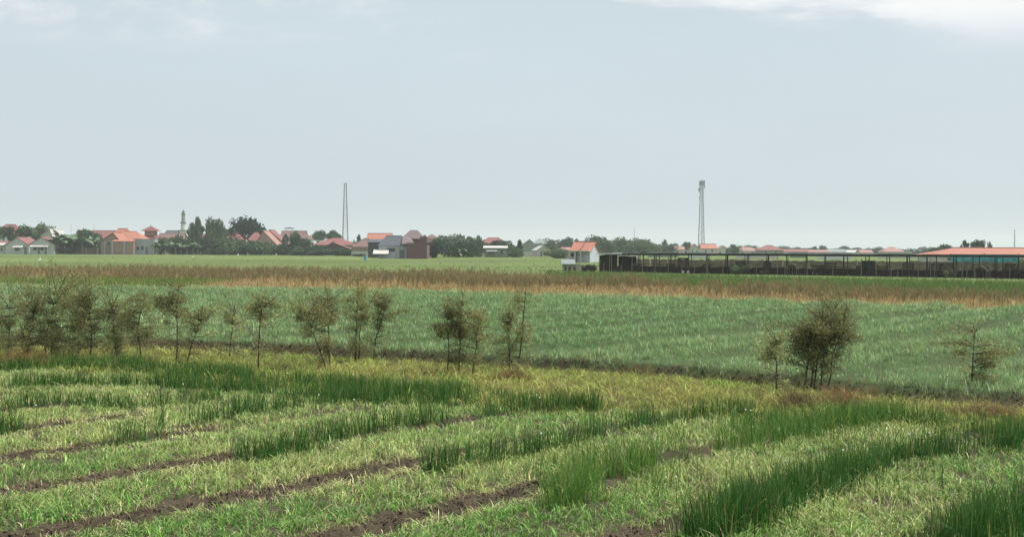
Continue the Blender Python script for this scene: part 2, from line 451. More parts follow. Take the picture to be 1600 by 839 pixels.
# --- short pale onions on the bed tops
cx, cy = wedge(8.6, 34, lambda y: 104 if y < 16 else 92, 0.25)
k, d, tt = bed(cx, cy)
keep = (zone(cx, cy) == 1) & (rng.random(len(cx)) < 0.55 + 0.9 * sstep(0.3, 0.5, fbm(cx * 1.3, cy * 1.3, 2))) & (np.where(d > 0, d + 0.14, -d) > (0.05 + 0.22 * bare(cx, cy)) + 0.08 * vnoise(cx * 2, cy * 2) * bare(cx, cy))
for pl, hw in tall_pts:
    keep &= seg_dist(cx, cy, pl) > hw * 0.35
cx, cy, d, k = cx[keep], cy[keep], d[keep], k[keep]
per = 10
n = len(cx) * per
bx = np.repeat(cx, per) + rng.normal(0, 0.045, n); by = np.repeat(cy, per) + rng.normal(0, 0.045, n)
bd_ = np.repeat(d, per); 
P = np.stack([bx, by, height(bx, by) - 0.01], -1)
edge = (1 - sstep(0.22, 0.60, np.abs(bd_))) * (0.25 + 0.75 * bare(bx, by))              # leaves near a bank edge are drier and hang over
pat = fbm(bx * 0.35, by * 0.35, 3); near = 1 - sstep(11.0, 15.5, by + 0.12 * bx)
yel = np.clip(0.50 + 1.7 * (pat - 0.5) - 0.40 * near + 0.25 * edge + np.repeat(rng.normal(0, 0.24, len(cx)), per) + rng.normal(0, 0.15, n), 0, 1)
fresh = alb(120, 178, 78); pale = alb(184, 208, 120); straw = alb(226, 216, 158)
colr = mixc(fresh, pale, np.clip(yel * 1.5, 0, 1)); dryf = (rng.random(n) < 0.05 + 0.18 * yel + 0.35 * edge)
colr[dryf] = straw
colr = np.clip(jit(colr, n, 0.26) * np.repeat(rng.normal(1, .2, len(cx)).clip(.55, 1.5), per)[:, None], 0, .85)
tipc = np.where(rng.random(n)[:, None] < 0.5, mixc(colr, np.tile(straw, (n, 1)), np.full(n, 0.6)), colr)
H = rng.uniform(0.10, 0.22, n) * (0.8 + 0.4 * pat) * (1 - 0.25 * edge)
lean = np.abs(rng.normal(0.6, 0.42, n)) + 0.5 * edge * rng.random(n)
az = rng.uniform(0, 2 * math.pi, n)
hang = edge * rng.random(n) > 0.45
az = np.where(hang, np.arctan2(-NY * np.sign(bd_), -NX * np.sign(bd_)) + rng.normal(0, 0.6, n), az)
droop = np.where(hang, rng.uniform(0.7, 1.5, n), rng.uniform(0.15, 1.15, n))
W_ = rng.uniform(0.007, 0.0125, n)
for msk, sg, lb in ((by < 16, 3, 'short curly onion leaves covering the nearest raised beds'), (by >= 16, 2, 'short pale onion leaves covering the farther raised beds')):
    me = blades('pale_onion_leaves', P[msk], H[msk], W_[msk] * (1 if sg == 3 else 1.15), az[msk], lean[msk], droop[msk], colr[msk], tipc[msk], sg, LEAF)
    tag(link('pale_onion_leaves', me), lb, 'onion crop', kind='stuff')

# --- straw lying on the banks
n = 16000
sx, sy = wedge(8.6, 20, lambda y: 170, 0.25); k, d, tt = bed(sx, sy)
keep = (zone(sx, sy) == 1) & (d < -0.02) & (d > -0.36) & (rng.random(len(sx)) < bare(sx, sy) * (0.35 + 0.9 * sstep(0.15, 0.3, -d)))
sx, sy, d = sx[keep], sy[keep], d[keep]; n = len(sx)
P = np.stack([sx, sy, height(sx, sy) + 0.012], -1)
az = np.arctan2(-NY * np.sign(d), -NX * np.sign(d)) + rng.normal(0, 0.9, n)
me = blades('straw', P, rng.uniform(0.05, 0.12, n), rng.uniform(0.005, 0.009, n), az, rng.uniform(0.8, 2.2, n), rng.uniform(0.8, 1.6, n),
            jit(np.tile(alb(176, 156, 118), (n, 1)), n, 0.25), None, 3, DRY)
tag(link('straw', me), 'dry straw hanging over the bare soil banks', 'straw', kind='stuff')

# --- crumbled clods on the bare banks
sx, sy = wedge(8.6, 22, lambda y: 800, 0.25); k, d, tt = bed(sx, sy)
keep = (zone(sx, sy) == 1) & (d > -0.30) & (d < 0.10) & (rng.random(len(sx)) < 0.8 * bare(sx, sy))
ex, ey = wedge(15, 40, lambda y: 60, 0.3); ee = bd(B2, ex) - ey
kk_ = (ee > -0.15) & (ee < 0.35); big = np.concatenate([np.ones(keep.sum()), np.full(kk_.sum(), 1.9)])
sx = np.concatenate([sx, ex[kk_]]); sy = np.concatenate([sy, ey[kk_]]); keep = np.concatenate([keep, np.ones(kk_.sum(), bool)])
sx, sy = sx[keep], sy[keep]; n = len(sx)
oc = np.array([(1, 0, 0), (0, 1, 0), (-1, 0, 0), (0, -1, 0), (0, 0, 1), (0, 0, -1)], float)
of = np.array([(0, 1, 4), (1, 2, 4), (2, 3, 4), (3, 0, 4), (1, 0, 5), (2, 1, 5), (3, 2, 5), (0, 3, 5)])
R_ = rng.uniform(0.005, 0.018, n) * np.where(rng.random(n) < 0.08, 1.7, 1) * big
th = rng.uniform(0, 6.283, n)[:, None]
vv = oc[None] * rng.uniform(0.55, 1.3, (n, 6, 1)) * np.array((1, 1, .75)) + rng.normal(0, .15, (n, 6, 3))
vx = vv[..., 0] * np.cos(th) - vv[..., 1] * np.sin(th); vy = vv[..., 0] * np.sin(th) + vv[..., 1] * np.cos(th)
vv = np.stack([vx, vy, vv[..., 2]], -1) * R_[:, None, None] + np.stack([sx, sy, height(sx, sy) + R_ * 0.3], -1)[:, None]
Lc = (of[None] + (np.arange(n) * 6)[:, None, None]).ravel()
cc = jit(mixc(np.tile(alb(84, 75, 63), (n, 1)), np.tile(alb(132, 118, 98), (n, 1)), rng.random(n) ** 1.3), n, 0.15)
tag(link('soil_clods', mesh_from('soil_clods', vv.reshape(-1, 3), Lc, np.arange(8 * n) * 3, np.full(8 * n, 3), gm, np.repeat(cc, 6, 0))), 'crumbly dark soil clods along the bare furrow banks', 'soil', kind='stuff')

# --- tall onion rows and clumps
rank = 0
for (nm, lb, line, hw, dens, hh, iso, tone), (pl, _) in zip(TALL, tall_pts):
    L = np.hypot(*np.diff(pl, axis=0).T); tot = L.sum()
    n = int(dens * 1.6 * (tot + hw) * 2 * hw)
    s = rng.uniform(-hw * 0.5, tot + hw * 0.5, n); cum = np.concatenate([[0], np.cumsum(L)])
    px = np.interp(s, cum, pl[:, 0]); py = np.interp(s, cum, pl[:, 1])
    dx, dy = (pl[-1] - pl[0]) / np.hypot(*(pl[-1] - pl[0]))
    px += np.where(s < 0, s, np.where(s > tot, s - tot, 0)) * dx; py += np.where(s < 0, s, np.where(s > tot, s - tot, 0)) * dy
    wv = hw * (0.65 + 0.7 * fbm(s * 1.4 + rank * 7, s * 0 + rank, 2))
    o = np.where(rng.random(n) < (0.0 if iso else 0.16), rng.normal(0, 1.25, n).clip(-2.6, 2.6), rng.normal(0, 0.46, n).clip(-1.1, 1.1)) * wv
    # clumps of a dozen leaves
    q = 0.11; ck = np.round(s / q) + 1000 * np.round(o / q)
    jx = vnoise(ck * 0.731, ck * 0 + 3); jy = vnoise(ck * 0.417, ck * 0 + 8)
    px = px + dy * o + (jx - 0.5) * 0.08; py = py - dx * o + (jy - 0.5) * 0.08
    gap = fbm(px * 1.7, py * 1.7, 2)
    kp = (gap > (0.32 if iso else 0.37)) ; px, py, o, wv = px[kp], py[kp], o[kp], wv[kp]; n = len(px)
    P = np.stack([px, py, height(px, py) - 0.02], -1)
    H = rng.uniform(hh[0], hh[1], n) * (1 - 0.35 * (np.abs(o) / (wv + 1e-6)).clip(0, 1) ** 2) * (0.85 + 0.3 * fbm(px * 2, py * 2, 2)) * np.where(rng.random(n) < 0.15, rng.uniform(0.5, 0.9, n), 1)
    g = alb(54, 112, 40) if tone == 0 else alb(86, 138, 56)
    g2 = alb(100, 146, 70) if tone == 0 else alb(140, 178, 82)
    colr = mixc(np.tile(g, (n, 1)), np.tile(g2, (n, 1)), rng.random(n) ** 2)
    colr[rng.random(n) < 0.04] = alb(186, 176, 112)
    colr = jit(colr, n, 0.17)
    lean = np.abs(rng.normal(0.20, 0.16, n)) if tone == 0 else np.abs(rng.normal(0.26, 0.22, n))
    bent = rng.random(n) < (0.10 if tone == 0 else 0.16)
    lean = np.where(bent, rng.uniform(0.5, 0.9, n), lean); droop = np.where(bent, rng.uniform(0.35, 0.75, n), rng.uniform(0, 0.12, n))
    tipc = mixc(colr, np.tile(alb(172, 178, 104), (n, 1)), (rng.random(n) < 0.25) * 0.55)
    ctr = P.mean(0); P = P - ctr
    me = blades(nm, P, H, rng.uniform(0.008, 0.013, n), rng.uniform(0, 6.283, n), lean, droop, colr, tipc, 3, LEAF)
    ob = link(nm, me, loc=ctr)
    if iso: tag(ob, lb, 'onion clump', 'tall onion clumps left standing in the beds')
    else: tag(ob, lb, 'onion row', kind='stuff')
    rank += 1

# --- yellow-green weeds in the strip under the saplings
wx, wy = wedge(14, 48, lambda y: 26, 0.25)
e1 = wy - bd(B1, wx); e2 = bd(B2, wx) - wy
keep = (e1 > -0.3) & (e2 > 0.1 + 0.9 * vnoise(wx * 0.7, wy * 0.7)) & (rng.random(len(wx)) < np.clip(25.0 / wy, 0, 1))
wx, wy, e2 = wx[keep], wy[keep], e2[keep]; per = 10; n = len(wx) * per
tb = np.repeat(rng.normal(1, .2, len(wx)).clip(.55, 1.5), per)[:, None]; th_ = np.repeat(rng.uniform(.5, 1.5, len(wx)), per)
wx = np.repeat(wx, per) + rng.normal(0, .06, n); wy = np.repeat(wy, per) + rng.normal(0, .06, n); e2 = np.repeat(e2, per)
P = np.stack([wx, wy, height(wx, wy) - 0.01], -1)
pt = fbm(wx * 0.55 + 40, wy * 0.55, 3)
grn = np.clip((0.5 - pt) * 3.0 + 0.25 * (e2 < 0.8) + rng.normal(0, 0.25, n), 0, 1)
colr = mixc(np.tile(alb(196, 204, 116), (n, 1)), np.tile(alb(150, 194, 84), (n, 1)), grn)
br = rng.random(n) < 0.10 + 0.12 * (pt > 0.62)
colr[br] = alb(156, 140, 102)
colr = np.clip(jit(colr, n, 0.2) * tb, 0, .85)
H = rng.uniform(0.08, 0.26, n) * (0.6 + 0.8 * pt) * (0.40 + 0.60 * sstep(0.5, 2.6, e2)) * th_
me = blades('yellow_weeds', P, H, rng.uniform(0.008, 0.015, n), rng.uniform(0, 6.283, n), np.abs(rng.normal(0.8, 0.55, n)), rng.uniform(0, 1.0, n), colr, None, 3, DRY)
tag(link('yellow_weeds', me), 'yellowing weeds on the low strip beneath the row of saplings', 'weeds', kind='stuff')

# --- young onion field
wx, wy = wedge(17, 96, lambda y: 36 * (28.0 / max(y, 22)) ** 1.0, 0.3)
keep = (zone(wx, wy) == 3)
ph = ridge(wx, wy)
keep &= rng.random(len(wx)) < (0.06 + 0.94 * sstep(-0.75, 0.0, ph))
keep &= rng.random(len(wx)) < 0.55 + 0.7 * sstep(0.32, 0.5, fbm(wx * 0.3, wy * 0.3, 3))
wx, wy, ph = wx[keep], wy[keep], ph[keep]
tb = rng.normal(1, .2, len(wx)).clip(.6, 1.5); th_ = rng.uniform(.7, 1.25, len(wx)); per = 11; n = len(wx) * per
sg_ = np.repeat(0.055 * (wy / 28).clip(1, 2), per)
wx = np.repeat(wx, per) + rng.normal(0, 1, n) * sg_; wy = np.repeat(wy, per) + rng.normal(0, 1, n) * sg_; ph = np.repeat(ph, per); tb = np.repeat(tb, per)[:, None]; th_ = np.repeat(th_, per)
P = np.stack([wx, wy, height(wx, wy) - 0.01], -1)
pt = fbm(wx * 0.12 + 9, wy * 0.12, 3)
colr = mixc(np.tile(alb(126, 174, 110), (n, 1)), np.tile(alb(188, 214, 152), (n, 1)), np.clip(pt * 0.8 + 0.25 * (ph > 0.3) + rng.normal(0, 0.25, n), 0, 1))
colr[rng.random(n) < 0.06] = alb(200, 190, 134)
colr = np.clip(jit(colr, n, 0.22) * tb, 0, .85)
H = rng.uniform(0.12, 0.26, n) * (0.8 + 0.35 * ph) * th_
sc_ = (wy / 28.0).clip(0.9, 1.9); W_ = rng.uniform(0.009, 0.014, n) * sc_; az = rng.uniform(0, 6.283, n); ln_ = np.abs(rng.normal(0.5, 0.32, n)); dr_ = rng.uniform(0, 0.55, n)
for msk, sg, lb in ((wy < 40, 2, 'blue green young onion leaves in the near part of the field behind the saplings'), (wy >= 40, 1, 'blue green young onion leaves in the far part of the field behind the saplings')):
    me = blades('young_onion_leaves', P[msk], H[msk], W_[msk] * (1 if sg == 2 else 1.3), az[msk], ln_[msk], dr_[msk], colr[msk], None, sg, LEAF)
    tag(link('young_onion_leaves', me), lb, 'onion crop', kind='stuff')

wx, wy = wedge(15, 50, lambda y: 130, 0.3); e2 = bd(B2, wx) - wy
keep = (e2 > -0.35) & (e2 < 0.9) & (rng.random(len(wx)) < np.clip(26.0 / wy, 0, 1) * (0.3 + 1.2 * sstep(0.4, 0.6, fbm(wx * 0.9, wy * 0.9, 2))))
wx, wy = wx[keep], wy[keep]; n = len(wx)
P = np.stack([wx, wy, height(wx, wy)], -1)
colr = jit(mixc(np.tile(alb(176, 158, 112), (n, 1)), np.tile(alb(118, 132, 84), (n, 1)), rng.random(n)), n, 0.25)
me = blades('bank_straw', P, rng.uniform(0.08, 0.26, n), rng.uniform(0.008, 0.016, n), rng.normal(-1.57, 1.0, n), rng.uniform(0.3, 1.4, n), rng.uniform(0.2, 1.1, n), colr, None, 3, DRY)
tag(link('bank_straw', me), 'dry stalks and leaves on the dark earth bank of the young onion field', 'straw', kind='stuff')

# --- dry orange grass and dead brown weeds in the strip across the middle
wx, wy = wedge(45, 175, lambda y: 22 * (70.0 / y) ** 1.2, 0.6)
keep = (zone(wx, wy) == 4)
wx, wy = wx[keep], wy[keep]; n = len(wx)
P = np.stack([wx, wy, height(wx, wy) - 0.02], -1)
pt = fbm(wx * 0.2, wy * 0.2, 3)
colr = jit(mixc(np.tile(alb(200, 182, 132), (n, 1)), np.tile(alb(172, 152, 108), (n, 1)), np.clip(pt * 1.6 - 0.3, 0, 1)), n, 0.2)
me = blades('dry_grass', P, rng.uniform(0.15, 0.45, n), rng.uniform(0.02, 0.04, n) * (wy / 70), rng.uniform(0, 6.283, n), np.abs(rng.normal(0.3, 0.25, n)), rng.uniform(0, 0.3, n), colr, None, 2, DRY)
tag(link('dry_grass', me), 'dry orange grass in the strip across the middle distance', 'dry grass', kind='stuff')

wx, wy = wedge(50, 178, lambda y: 1.7 * (90.0 / y) ** 0.8, 0.8)
dep = wy - bd(B3, wx); wid = bd(B4, wx) - bd(B3, wx)
fr = dep / wid
keep = (zone(wx, wy) == 4) & (fr > 0.12) & (rng.random(len(wx)) < sstep(0.10, 0.45, fr) * (0.25 + 1.3 * sstep(0.35, 0.6, fbm(wx * 0.09, wy * 0.09, 2))))
# on the far left only short dry grass stands
keep &= (wx > -40 - 30 * rng.random(len(wx)))
wx, wy = wx[keep], wy[keep]
per = 13; n = len(wx) * per
hgt = np.repeat(rng.uniform(0.5, 1.15, len(wx)) * (0.45 + 1.1 * fbm(wx * 0.13 + 3, wy * 0.13, 2)), per)
bx = np.repeat(wx, per) + rng.normal(0, 0.05, n); by = np.repeat(wy, per) + rng.normal(0, 0.05, n)
up = rng.random(n) * 0.55 * (rng.random(n) < 0.75)          # side twigs leave the stem higher up
P = np.stack([bx, by, height(bx, by) + hgt * up], -1)
colr = jit(mixc(np.tile(alb(160, 142, 106), (n, 1)), np.tile(alb(146, 142, 102), (n, 1)), np.repeat(rng.random(len(wx)), per)), n, 0.2)
me = blades('dead_weeds', P, hgt * (1 - up) * rng.uniform(0.6, 1.0, n), rng.uniform(0.022, 0.045, n), rng.uniform(0, 6.283, n), np.abs(rng.normal(0.35, 0.3, n)), rng.uniform(0, 0.2, n), colr, None, 2, DRY)
tag(link('dead_weeds', me), 'dead brown weed stalks standing in the dry strip', 'dead weeds', kind='stuff')

# --- green grass: right of the strip in front of the shed, a bright patch at the left, the fields beyond
wx, wy = wedge(50, 150, lambda y: 9 * (80.0 / y), 0.8)
e4 = wy - bd(B4, wx)
right = (zone(wx, wy) == 5) & (wx > 4) & (e4 < 44)
leftp = (zone(wx, wy) == 4) & (wx < -24 + 3 * vnoise(wx, wy)) & (wy - bd(B3, wx) < 15 + 0.12 * (wx + 24))
for msk, nm, lb, ca, cb in ((right, 'bank_grass', 'bright green grass bank in front of the dark netted shed', alb(98, 134, 62), alb(132, 156, 84)),
                            (leftp, 'verge_grass', 'bright green grass verge left between young onions and dry strip', alb(104, 146, 58), alb(136, 160, 84))):
    x_, y_ = wx[msk], wy[msk]
    x_ = np.repeat(x_, 2) + rng.normal(0, 0.15, 2 * len(x_)); y_ = np.repeat(y_, 2) + rng.normal(0, 0.15, len(x_)); n = len(x_)
    P = np.stack([x_, y_, height(x_, y_) - 0.02], -1)
    colr = jit(mixc(np.tile(ca, (n, 1)), np.tile(cb, (n, 1)), fbm(x_ * 0.3, y_ * 0.3, 2)), n, 0.16)
    me = blades(nm, P, rng.uniform(0.3, 0.62, n), rng.uniform(0.04, 0.08, n), rng.uniform(0, 6.283, n), np.abs(rng.normal(0.3, 0.2, n)), rng.uniform(0, 0.2, n), colr, None, 2, LEAF)
    tag(link(nm, me), lb, 'grass', kind='stuff')
wx, wy = wedge(95, 380, lambda y: 2.6 * (120.0 / y) ** 1.3, 1.5, 0.5, 6)
keep = (zone(wx, wy) == 5) & (rng.random(len(wx)) < 0.10 + 0.5 * sstep(0.45, 0.62, fbm(wx * 0.03, wy * 0.16, 2))) & (rng.random(len(wx)) < np.clip(1.6 - wy / 160, 0.05, 1))
wx, wy = wx[keep], wy[keep]; n = len(wx)
P = np.stack([wx, wy, height(wx, wy) - 0.02], -1)
colr = jit(mixc(np.tile(alb(92, 116, 60), (n, 1)), np.tile(alb(114, 130, 76), (n, 1)), fbm(wx * 0.05, wy * 0.2, 2)), n, 0.08)
me = blades('field_grass', P, rng.uniform(0.12, 0.3, n), rng.uniform(0.06, 0.14, n) * (wy / 150), rng.uniform(0, 6.283, n), np.abs(rng.normal(0.4, 0.25, n)), rng.uniform(0, 0.3, n), colr, None, 2, LEAF)
tag(link('field_grass', me), 'light green low crop on the fields before the village', 'field crop', kind='stuff')
# ================================================================== saplings in the weedy strip
SAPBARK = paint('sapling_bark', alb(78, 66, 52), 0.25, 14.0, 0.9)
SAPLEAF = leaf_mat('sapling_leaf', 0.42, 0.6, spec=0.15)
def leaf_quads(name, C, size, col, mat, aspect=2.0, up=None):
    """N small pointed leaves (diamonds) at centres C, random attitude, one mesh"""
    n = len(C)
    a = rng.normal(0, 1, (n, 3)); a /= np.linalg.norm(a, axis=1)[:, None]
    b = rng.normal(0, 1, (n, 3)); b -= a * (a * b).sum(1)[:, None]; b /= np.linalg.norm(b, axis=1)[:, None]
    if up is not None:
        nr = up + 0.75 * rng.normal(0, 1, (n, 3)); nr /= np.linalg.norm(nr, axis=1)[:, None]
        a = np.cross(nr, b); a /= np.linalg.norm(a, axis=1)[:, None] + 1e-9; b = np.cross(nr, a)
    s = np.asarray(size)[:, None] * 0.5
    Vv = np.stack([C - a * s, C + b * s / aspect - a * s * 0.1, C + a * s, C - b * s / aspect - a * s * 0.1], 1).reshape(-1, 3)
    L = np.arange(4 * n); return mesh_from(name, Vv, L, np.arange(n) * 4, np.full(n, 4), mat, np.repeat(col, 4, 0))

def sapling(label, stems, crowns, tone=(96, 92, 62), thick=0.016, lsize=0.044, name='sapling'):
    """stems: pixel paths from the ground up; crowns: (cx, cy, rx, ry, leaves) in pixels"""
    b = ground_at(*stems[0][0]); D = b.y; s = spx(D)
    root = empty(name, (b.x, b.y, b.z + float(height(np.array([b.x]), np.array([b.y]))[0]) - float(terrain_rise(b.y)))); o0 = root.location.copy()
    tag(root, label, 'sapling', 'saplings along the weedy strip')
    allpts = []
    for st in stems:
        pts = []
        dep = 0.0
        for i, (x, y) in enumerate(st):
            p = at(x, y, D + dep) - o0
            if i == 0: p.z = -0.05
            pts.append(p); dep += random.uniform(-0.06, 0.06)
        fine = []
        for i in range(len(pts) - 1):
            for q in range(4):
                f = q / 4; w = pts[i].lerp(pts[i + 1], f); w += Vector((random.gauss(0, .006), random.gauss(0, .006), 0)) * (i + f > 0); fine.append(w)
        fine.append(pts[-1]); m = len(fine)
        MB().tube(fine, [thick * (1.15 - 0.85 * i / (m - 1)) for i in range(m)], 6).build('trunk', SAPBARK, root, True)
        allpts += fine[m // 4:]
    tw = MB(); LC = []
    x0_, y0_ = stems[0][0]; cx_, cy_, rx_, ry_, nl_ = crowns[0]
    low = (x0_ * .5 + cx_ * .5, y0_ * .45 + (cy_ + ry_) * .55, rx_ * .75, max(8, (y0_ - cy_ - ry_) * .5), int(nl_ * .16))     # thin lower foliage
    for (cx, cy, rx, ry, nl) in list(crowns) + [low]:
        c = at(cx, cy, D) - o0; R = np.array((rx * s, rx * s * 0.9, ry * s)) * np.array((1.3, 1.25, 1.18))
        ntw = max(10, nl // 18)
        lobes = []
        for _ in range(7):
            v = Vector((random.gauss(0, .5), random.gauss(0, .5), random.gauss(0, .5)))
            if v.length > .8: v *= .8 / v.length
            lobes.append((c + Vector((R[0] * v.x, R[1] * v.y, R[2] * v.z)), random.uniform(.32, .62)))
        for iw in range(ntw):
            v = np.random.default_rng(random.randrange(1 << 30)).normal(0, 1, 3); v /= np.linalg.norm(v); v *= random.uniform(0.45, 1.18)
            lc, lr = random.choice(lobes)
            e = lc + Vector(R * v * lr)
            if iw % 9 == 0: e = c + Vector((random.gauss(0, .55) * R[0], random.gauss(0, .5) * R[1], R[2] * random.uniform(.9, 1.45)))   # wiry shoots above the crown
            cand = [q for q in allpts if q.z < e.z + 0.02] or allpts
            st = min(random.sample(cand, min(5, len(cand))), key=lambda q: (q - e).length)
            mid = st.lerp(e, 0.5) + Vector((random.gauss(0, .04), random.gauss(0, .04), random.uniform(-.02, .06)))
            tw.tube([st, mid, e], [0.006, 0.0045, 0.002], 3)
            k = int((20 if iw % 9 == 0 else 78) * random.uniform(0.5, 1.5))
            for _ in range(k):
                f = 1.08 - 0.7 * random.random() ** 1.6
                q = (st.lerp(mid, f * 2) if f < 0.5 else mid.lerp(e, f * 2 - 1))
                LC.append(q + Vector((random.gauss(0, .05), random.gauss(0, .05), random.gauss(0, .045))))
    for q in random.sample(allpts, min(len(allpts), 11)):            # side shoots low on the stems
        e = q + Vector((random.gauss(0, .2), random.gauss(0, .18), random.uniform(-.04, .16)))
        tw.tube([q, q.lerp(e, .5) + Vector((0, 0, .02)), e], [.005, .004, .002], 3)
        for _ in range(16): LC.append(q.lerp(e, random.uniform(.3, 1.1)) + Vector((random.gauss(0, .035), random.gauss(0, .035), random.gauss(0, .035))))
    tw.build('branches', SAPBARK, root)['kind'] = 'stuff'
    LC = np.array([tuple(q) for q in LC]); n = len(LC)
    base = np.tile(alb(*tone), (n, 1)); light = np.tile(alb(tone[0] + 60, tone[1] + 56, tone[2] + 34), (n, 1))
    colr = jit(mixc(base, light, rng.random(n) ** 1.5), n, 0.2)
    link('foliage', leaf_quads('foliage', LC, rng.uniform(0.6, 1.3, n) * lsize, colr, SAPLEAF, 2.4), root)['kind'] = 'stuff'
    return root
OL = (144, 148, 102); DK = (120, 124, 84); GR = (156, 166, 118)
SAP = [
 ('olive sapling cut by the left picture edge', [[(12, 556), (14, 520), (16, 470)]], [(8, 490, 34, 48, 900)], OL),
 ('leaning dark sapling with low crown, second from the left edge', [[(41, 560), (47, 530), (52, 490)]], [(52, 498, 32, 40, 1000)], DK),
 ('tall bushy sapling rising to the dry strip, third from the left edge', [[(71, 558), (72, 520), (88, 460)]], [(88, 468, 38, 38, 1100)], OL),
 ('pale slender sapling just right of the tall bushy one at left', [[(80, 556), (81, 525), (100, 480)]], [(108, 500, 30, 38, 700)], GR),
 ('small low-crowned sapling between two taller ones, left side', [[(123, 556), (122, 530), (126, 495)]], [(122, 500, 26, 34, 600)], OL),
 ('dark dense sapling fourth from the lone round-headed one, left side', [[(142, 560), (143, 520), (138, 480)]], [(140, 482, 36, 36, 1100)], DK),
 ('broad feathery sapling with thin curved stem, left side', [[(183, 562), (178, 522), (176, 480)]], [(176, 482, 34, 38, 950)], OL),
 ('forked sapling with crooked dark stem left of the round-headed one', [[(222, 564), (214, 515), (222, 480), (226, 462)]], [(218, 484, 28, 30, 600), (204, 516, 26, 26, 400)], OL),
 ('lone sapling with straight bare stem and round dark head, left of centre', [[(275, 568), (277, 520), (276, 475), (280, 448)]], [(268, 472, 27, 27, 950)], DK),
 ('sapling leaning right beside the round-headed one', [[(290, 570), (301, 535), (313, 502)]], [(309, 500, 26, 26, 650)], OL),
 ('pale greenish sapling with faint stem left of centre', [[(358, 562), (361, 530), (366, 488)]], [(364, 502, 28, 38, 700)], GR),
 ('olive sapling with thin straight stem and one long twig at upper right', [[(403, 576), (405, 520), (410, 480), (434, 462)]], [(407, 496, 30, 30, 800)], OL),
 ('sapling leaning left with wide umbrella crown', [[(511, 576), (499, 545), (486, 512), (478, 490)]], [(482, 492, 34, 26, 900)], OL),
 ('dark upright sapling with stubby side shoots beside the left-leaning one', [[(515, 572), (514, 520), (512, 470)]], [(512, 484, 30, 30, 900), (513, 550, 9, 20, 160)], DK),
 ('tallest thin sapling in the middle, topped by bare upright twigs', [[(555, 564), (557, 500), (560, 445)]], [(558, 484, 26, 28, 600), (562, 452, 10, 14, 60)], OL),
 ('slim sapling touching the tallest thin one, on its right', [[(561, 566), (562, 520), (568, 478)]], [(572, 482, 20, 24, 300)], OL),
 ('neat sapling with right-leaning stem and round crown, middle', [[(583, 564), (587, 530), (597, 500), (602, 472)]], [(600, 484, 21, 22, 620)], DK),
 ('left stem of the dense dark sapling group right of the middle', [[(699, 582), (701, 540), (700, 500)]], [(698, 500, 24, 28, 600)], DK),
 ('central sapling of the dense dark group right of the middle', [[(717, 582), (719, 530), (721, 480)]], [(718, 502, 30, 30, 1100)], DK),
 ('right-hand pale sapling of the dense group right of the middle', [[(738, 584), (744, 545), (748, 500)]], [(748, 510, 24, 32, 650)], OL),
 ('tall bare-topped sapling with sparse twigs near the centre', [[(809, 577), (817, 520), (819, 480), (822, 452)]], [(816, 468, 24, 14, 110), (812, 520, 14, 36, 160)], OL),
 ('shaggy low bush hugging the bare-topped sapling', [[(797, 578), (796, 545), (795, 510)]], [(797, 528, 20, 42, 850)], GR),
 ('thin pale sapling left of the big dark sapling clump on the right', [[(1213, 618), (1214, 570), (1212, 535)]], [(1210, 550, 30, 36, 750)], GR),
 ('big dark sapling clump on five thin stems, right of centre', [[(1256, 606), (1263, 560), (1262, 520)], [(1266, 607), (1272, 555), (1284, 500)], [(1271, 602), (1279, 548), (1300, 490)], [(1281, 603), (1287, 555), (1286, 510)], [(1291, 605), (1303, 550), (1316, 510)]],
    [(1284, 505, 44, 32, 1800), (1262, 532, 36, 30, 1000), (1312, 512, 30, 36, 900), (1288, 545, 34, 18, 500)], DK),
 ('sparse sapling with level branches near the right picture edge', [[(1518, 612), (1520, 565), (1523, 518)]], [(1521, 548, 40, 34, 1000)], OL),
]
for i, (lb, st, cr_, tone) in enumerate(SAP):
    if i < 8: cr_ = cr_ + [(st[0][0][0] + random.uniform(-6, 6), 524, 27, 28, 420)]     # low side shoots on the crowded ones
    sapling(lb, st, cr_, tone)
# dry brown brush under the big clump and by the right edge
TWIG = paint('dry_twig', alb(150, 122, 86), 0.3, 10.0, 0.9)
def brush(label, x, y, w_px, h_px, n, rgb):
    g = ground_at(x, y); s = spx(g.y); root_z = float(height(np.array([g.x]), np.array([g.y]))[0])
    P = np.stack([rng.normal(0, w_px * s * 0.32, n), rng.normal(0, 0.28, n), np.full(n, -0.03)], -1)
    colr = jit(np.tile(alb(*rgb), (n, 1)), n, 0.28)
    f = 1 - (np.abs(P[:, 0]) / (w_px * s * 0.9)).clip(0, 0.8)
    me = blades('dry_brush', P, rng.uniform(0.35, 1.0, n) * h_px * s * f, rng.uniform(0.006, 0.013, n), rng.uniform(0, 6.283, n), np.abs(rng.normal(0.7, 0.4, n)), rng.uniform(0, 0.7, n), colr, None, 3, DRY)
    tag(link('dry_brush', me, loc=(g.x, g.y, root_z)), label, 'dry brush', kind='stuff')
brush('orange brown dry brush at the foot of the big sapling clump', 1318, 632, 70, 58, 1300, (164, 140, 98))
brush('grey brown dry brush left under the big sapling clump', 1245, 634, 70, 50, 900, (126, 106, 78))
brush('tangle of pale dry stalks at the far right of the weedy strip', 1545, 648, 110, 38, 1300, (156, 132, 96))
brush('brown stalks beneath the bare-topped sapling near the centre', 800, 592, 60, 40, 700, (138, 112, 78))
brush('dull brown weeds at the foot of the leftmost saplings', 30, 570, 110, 46, 1000, (150, 122, 82))

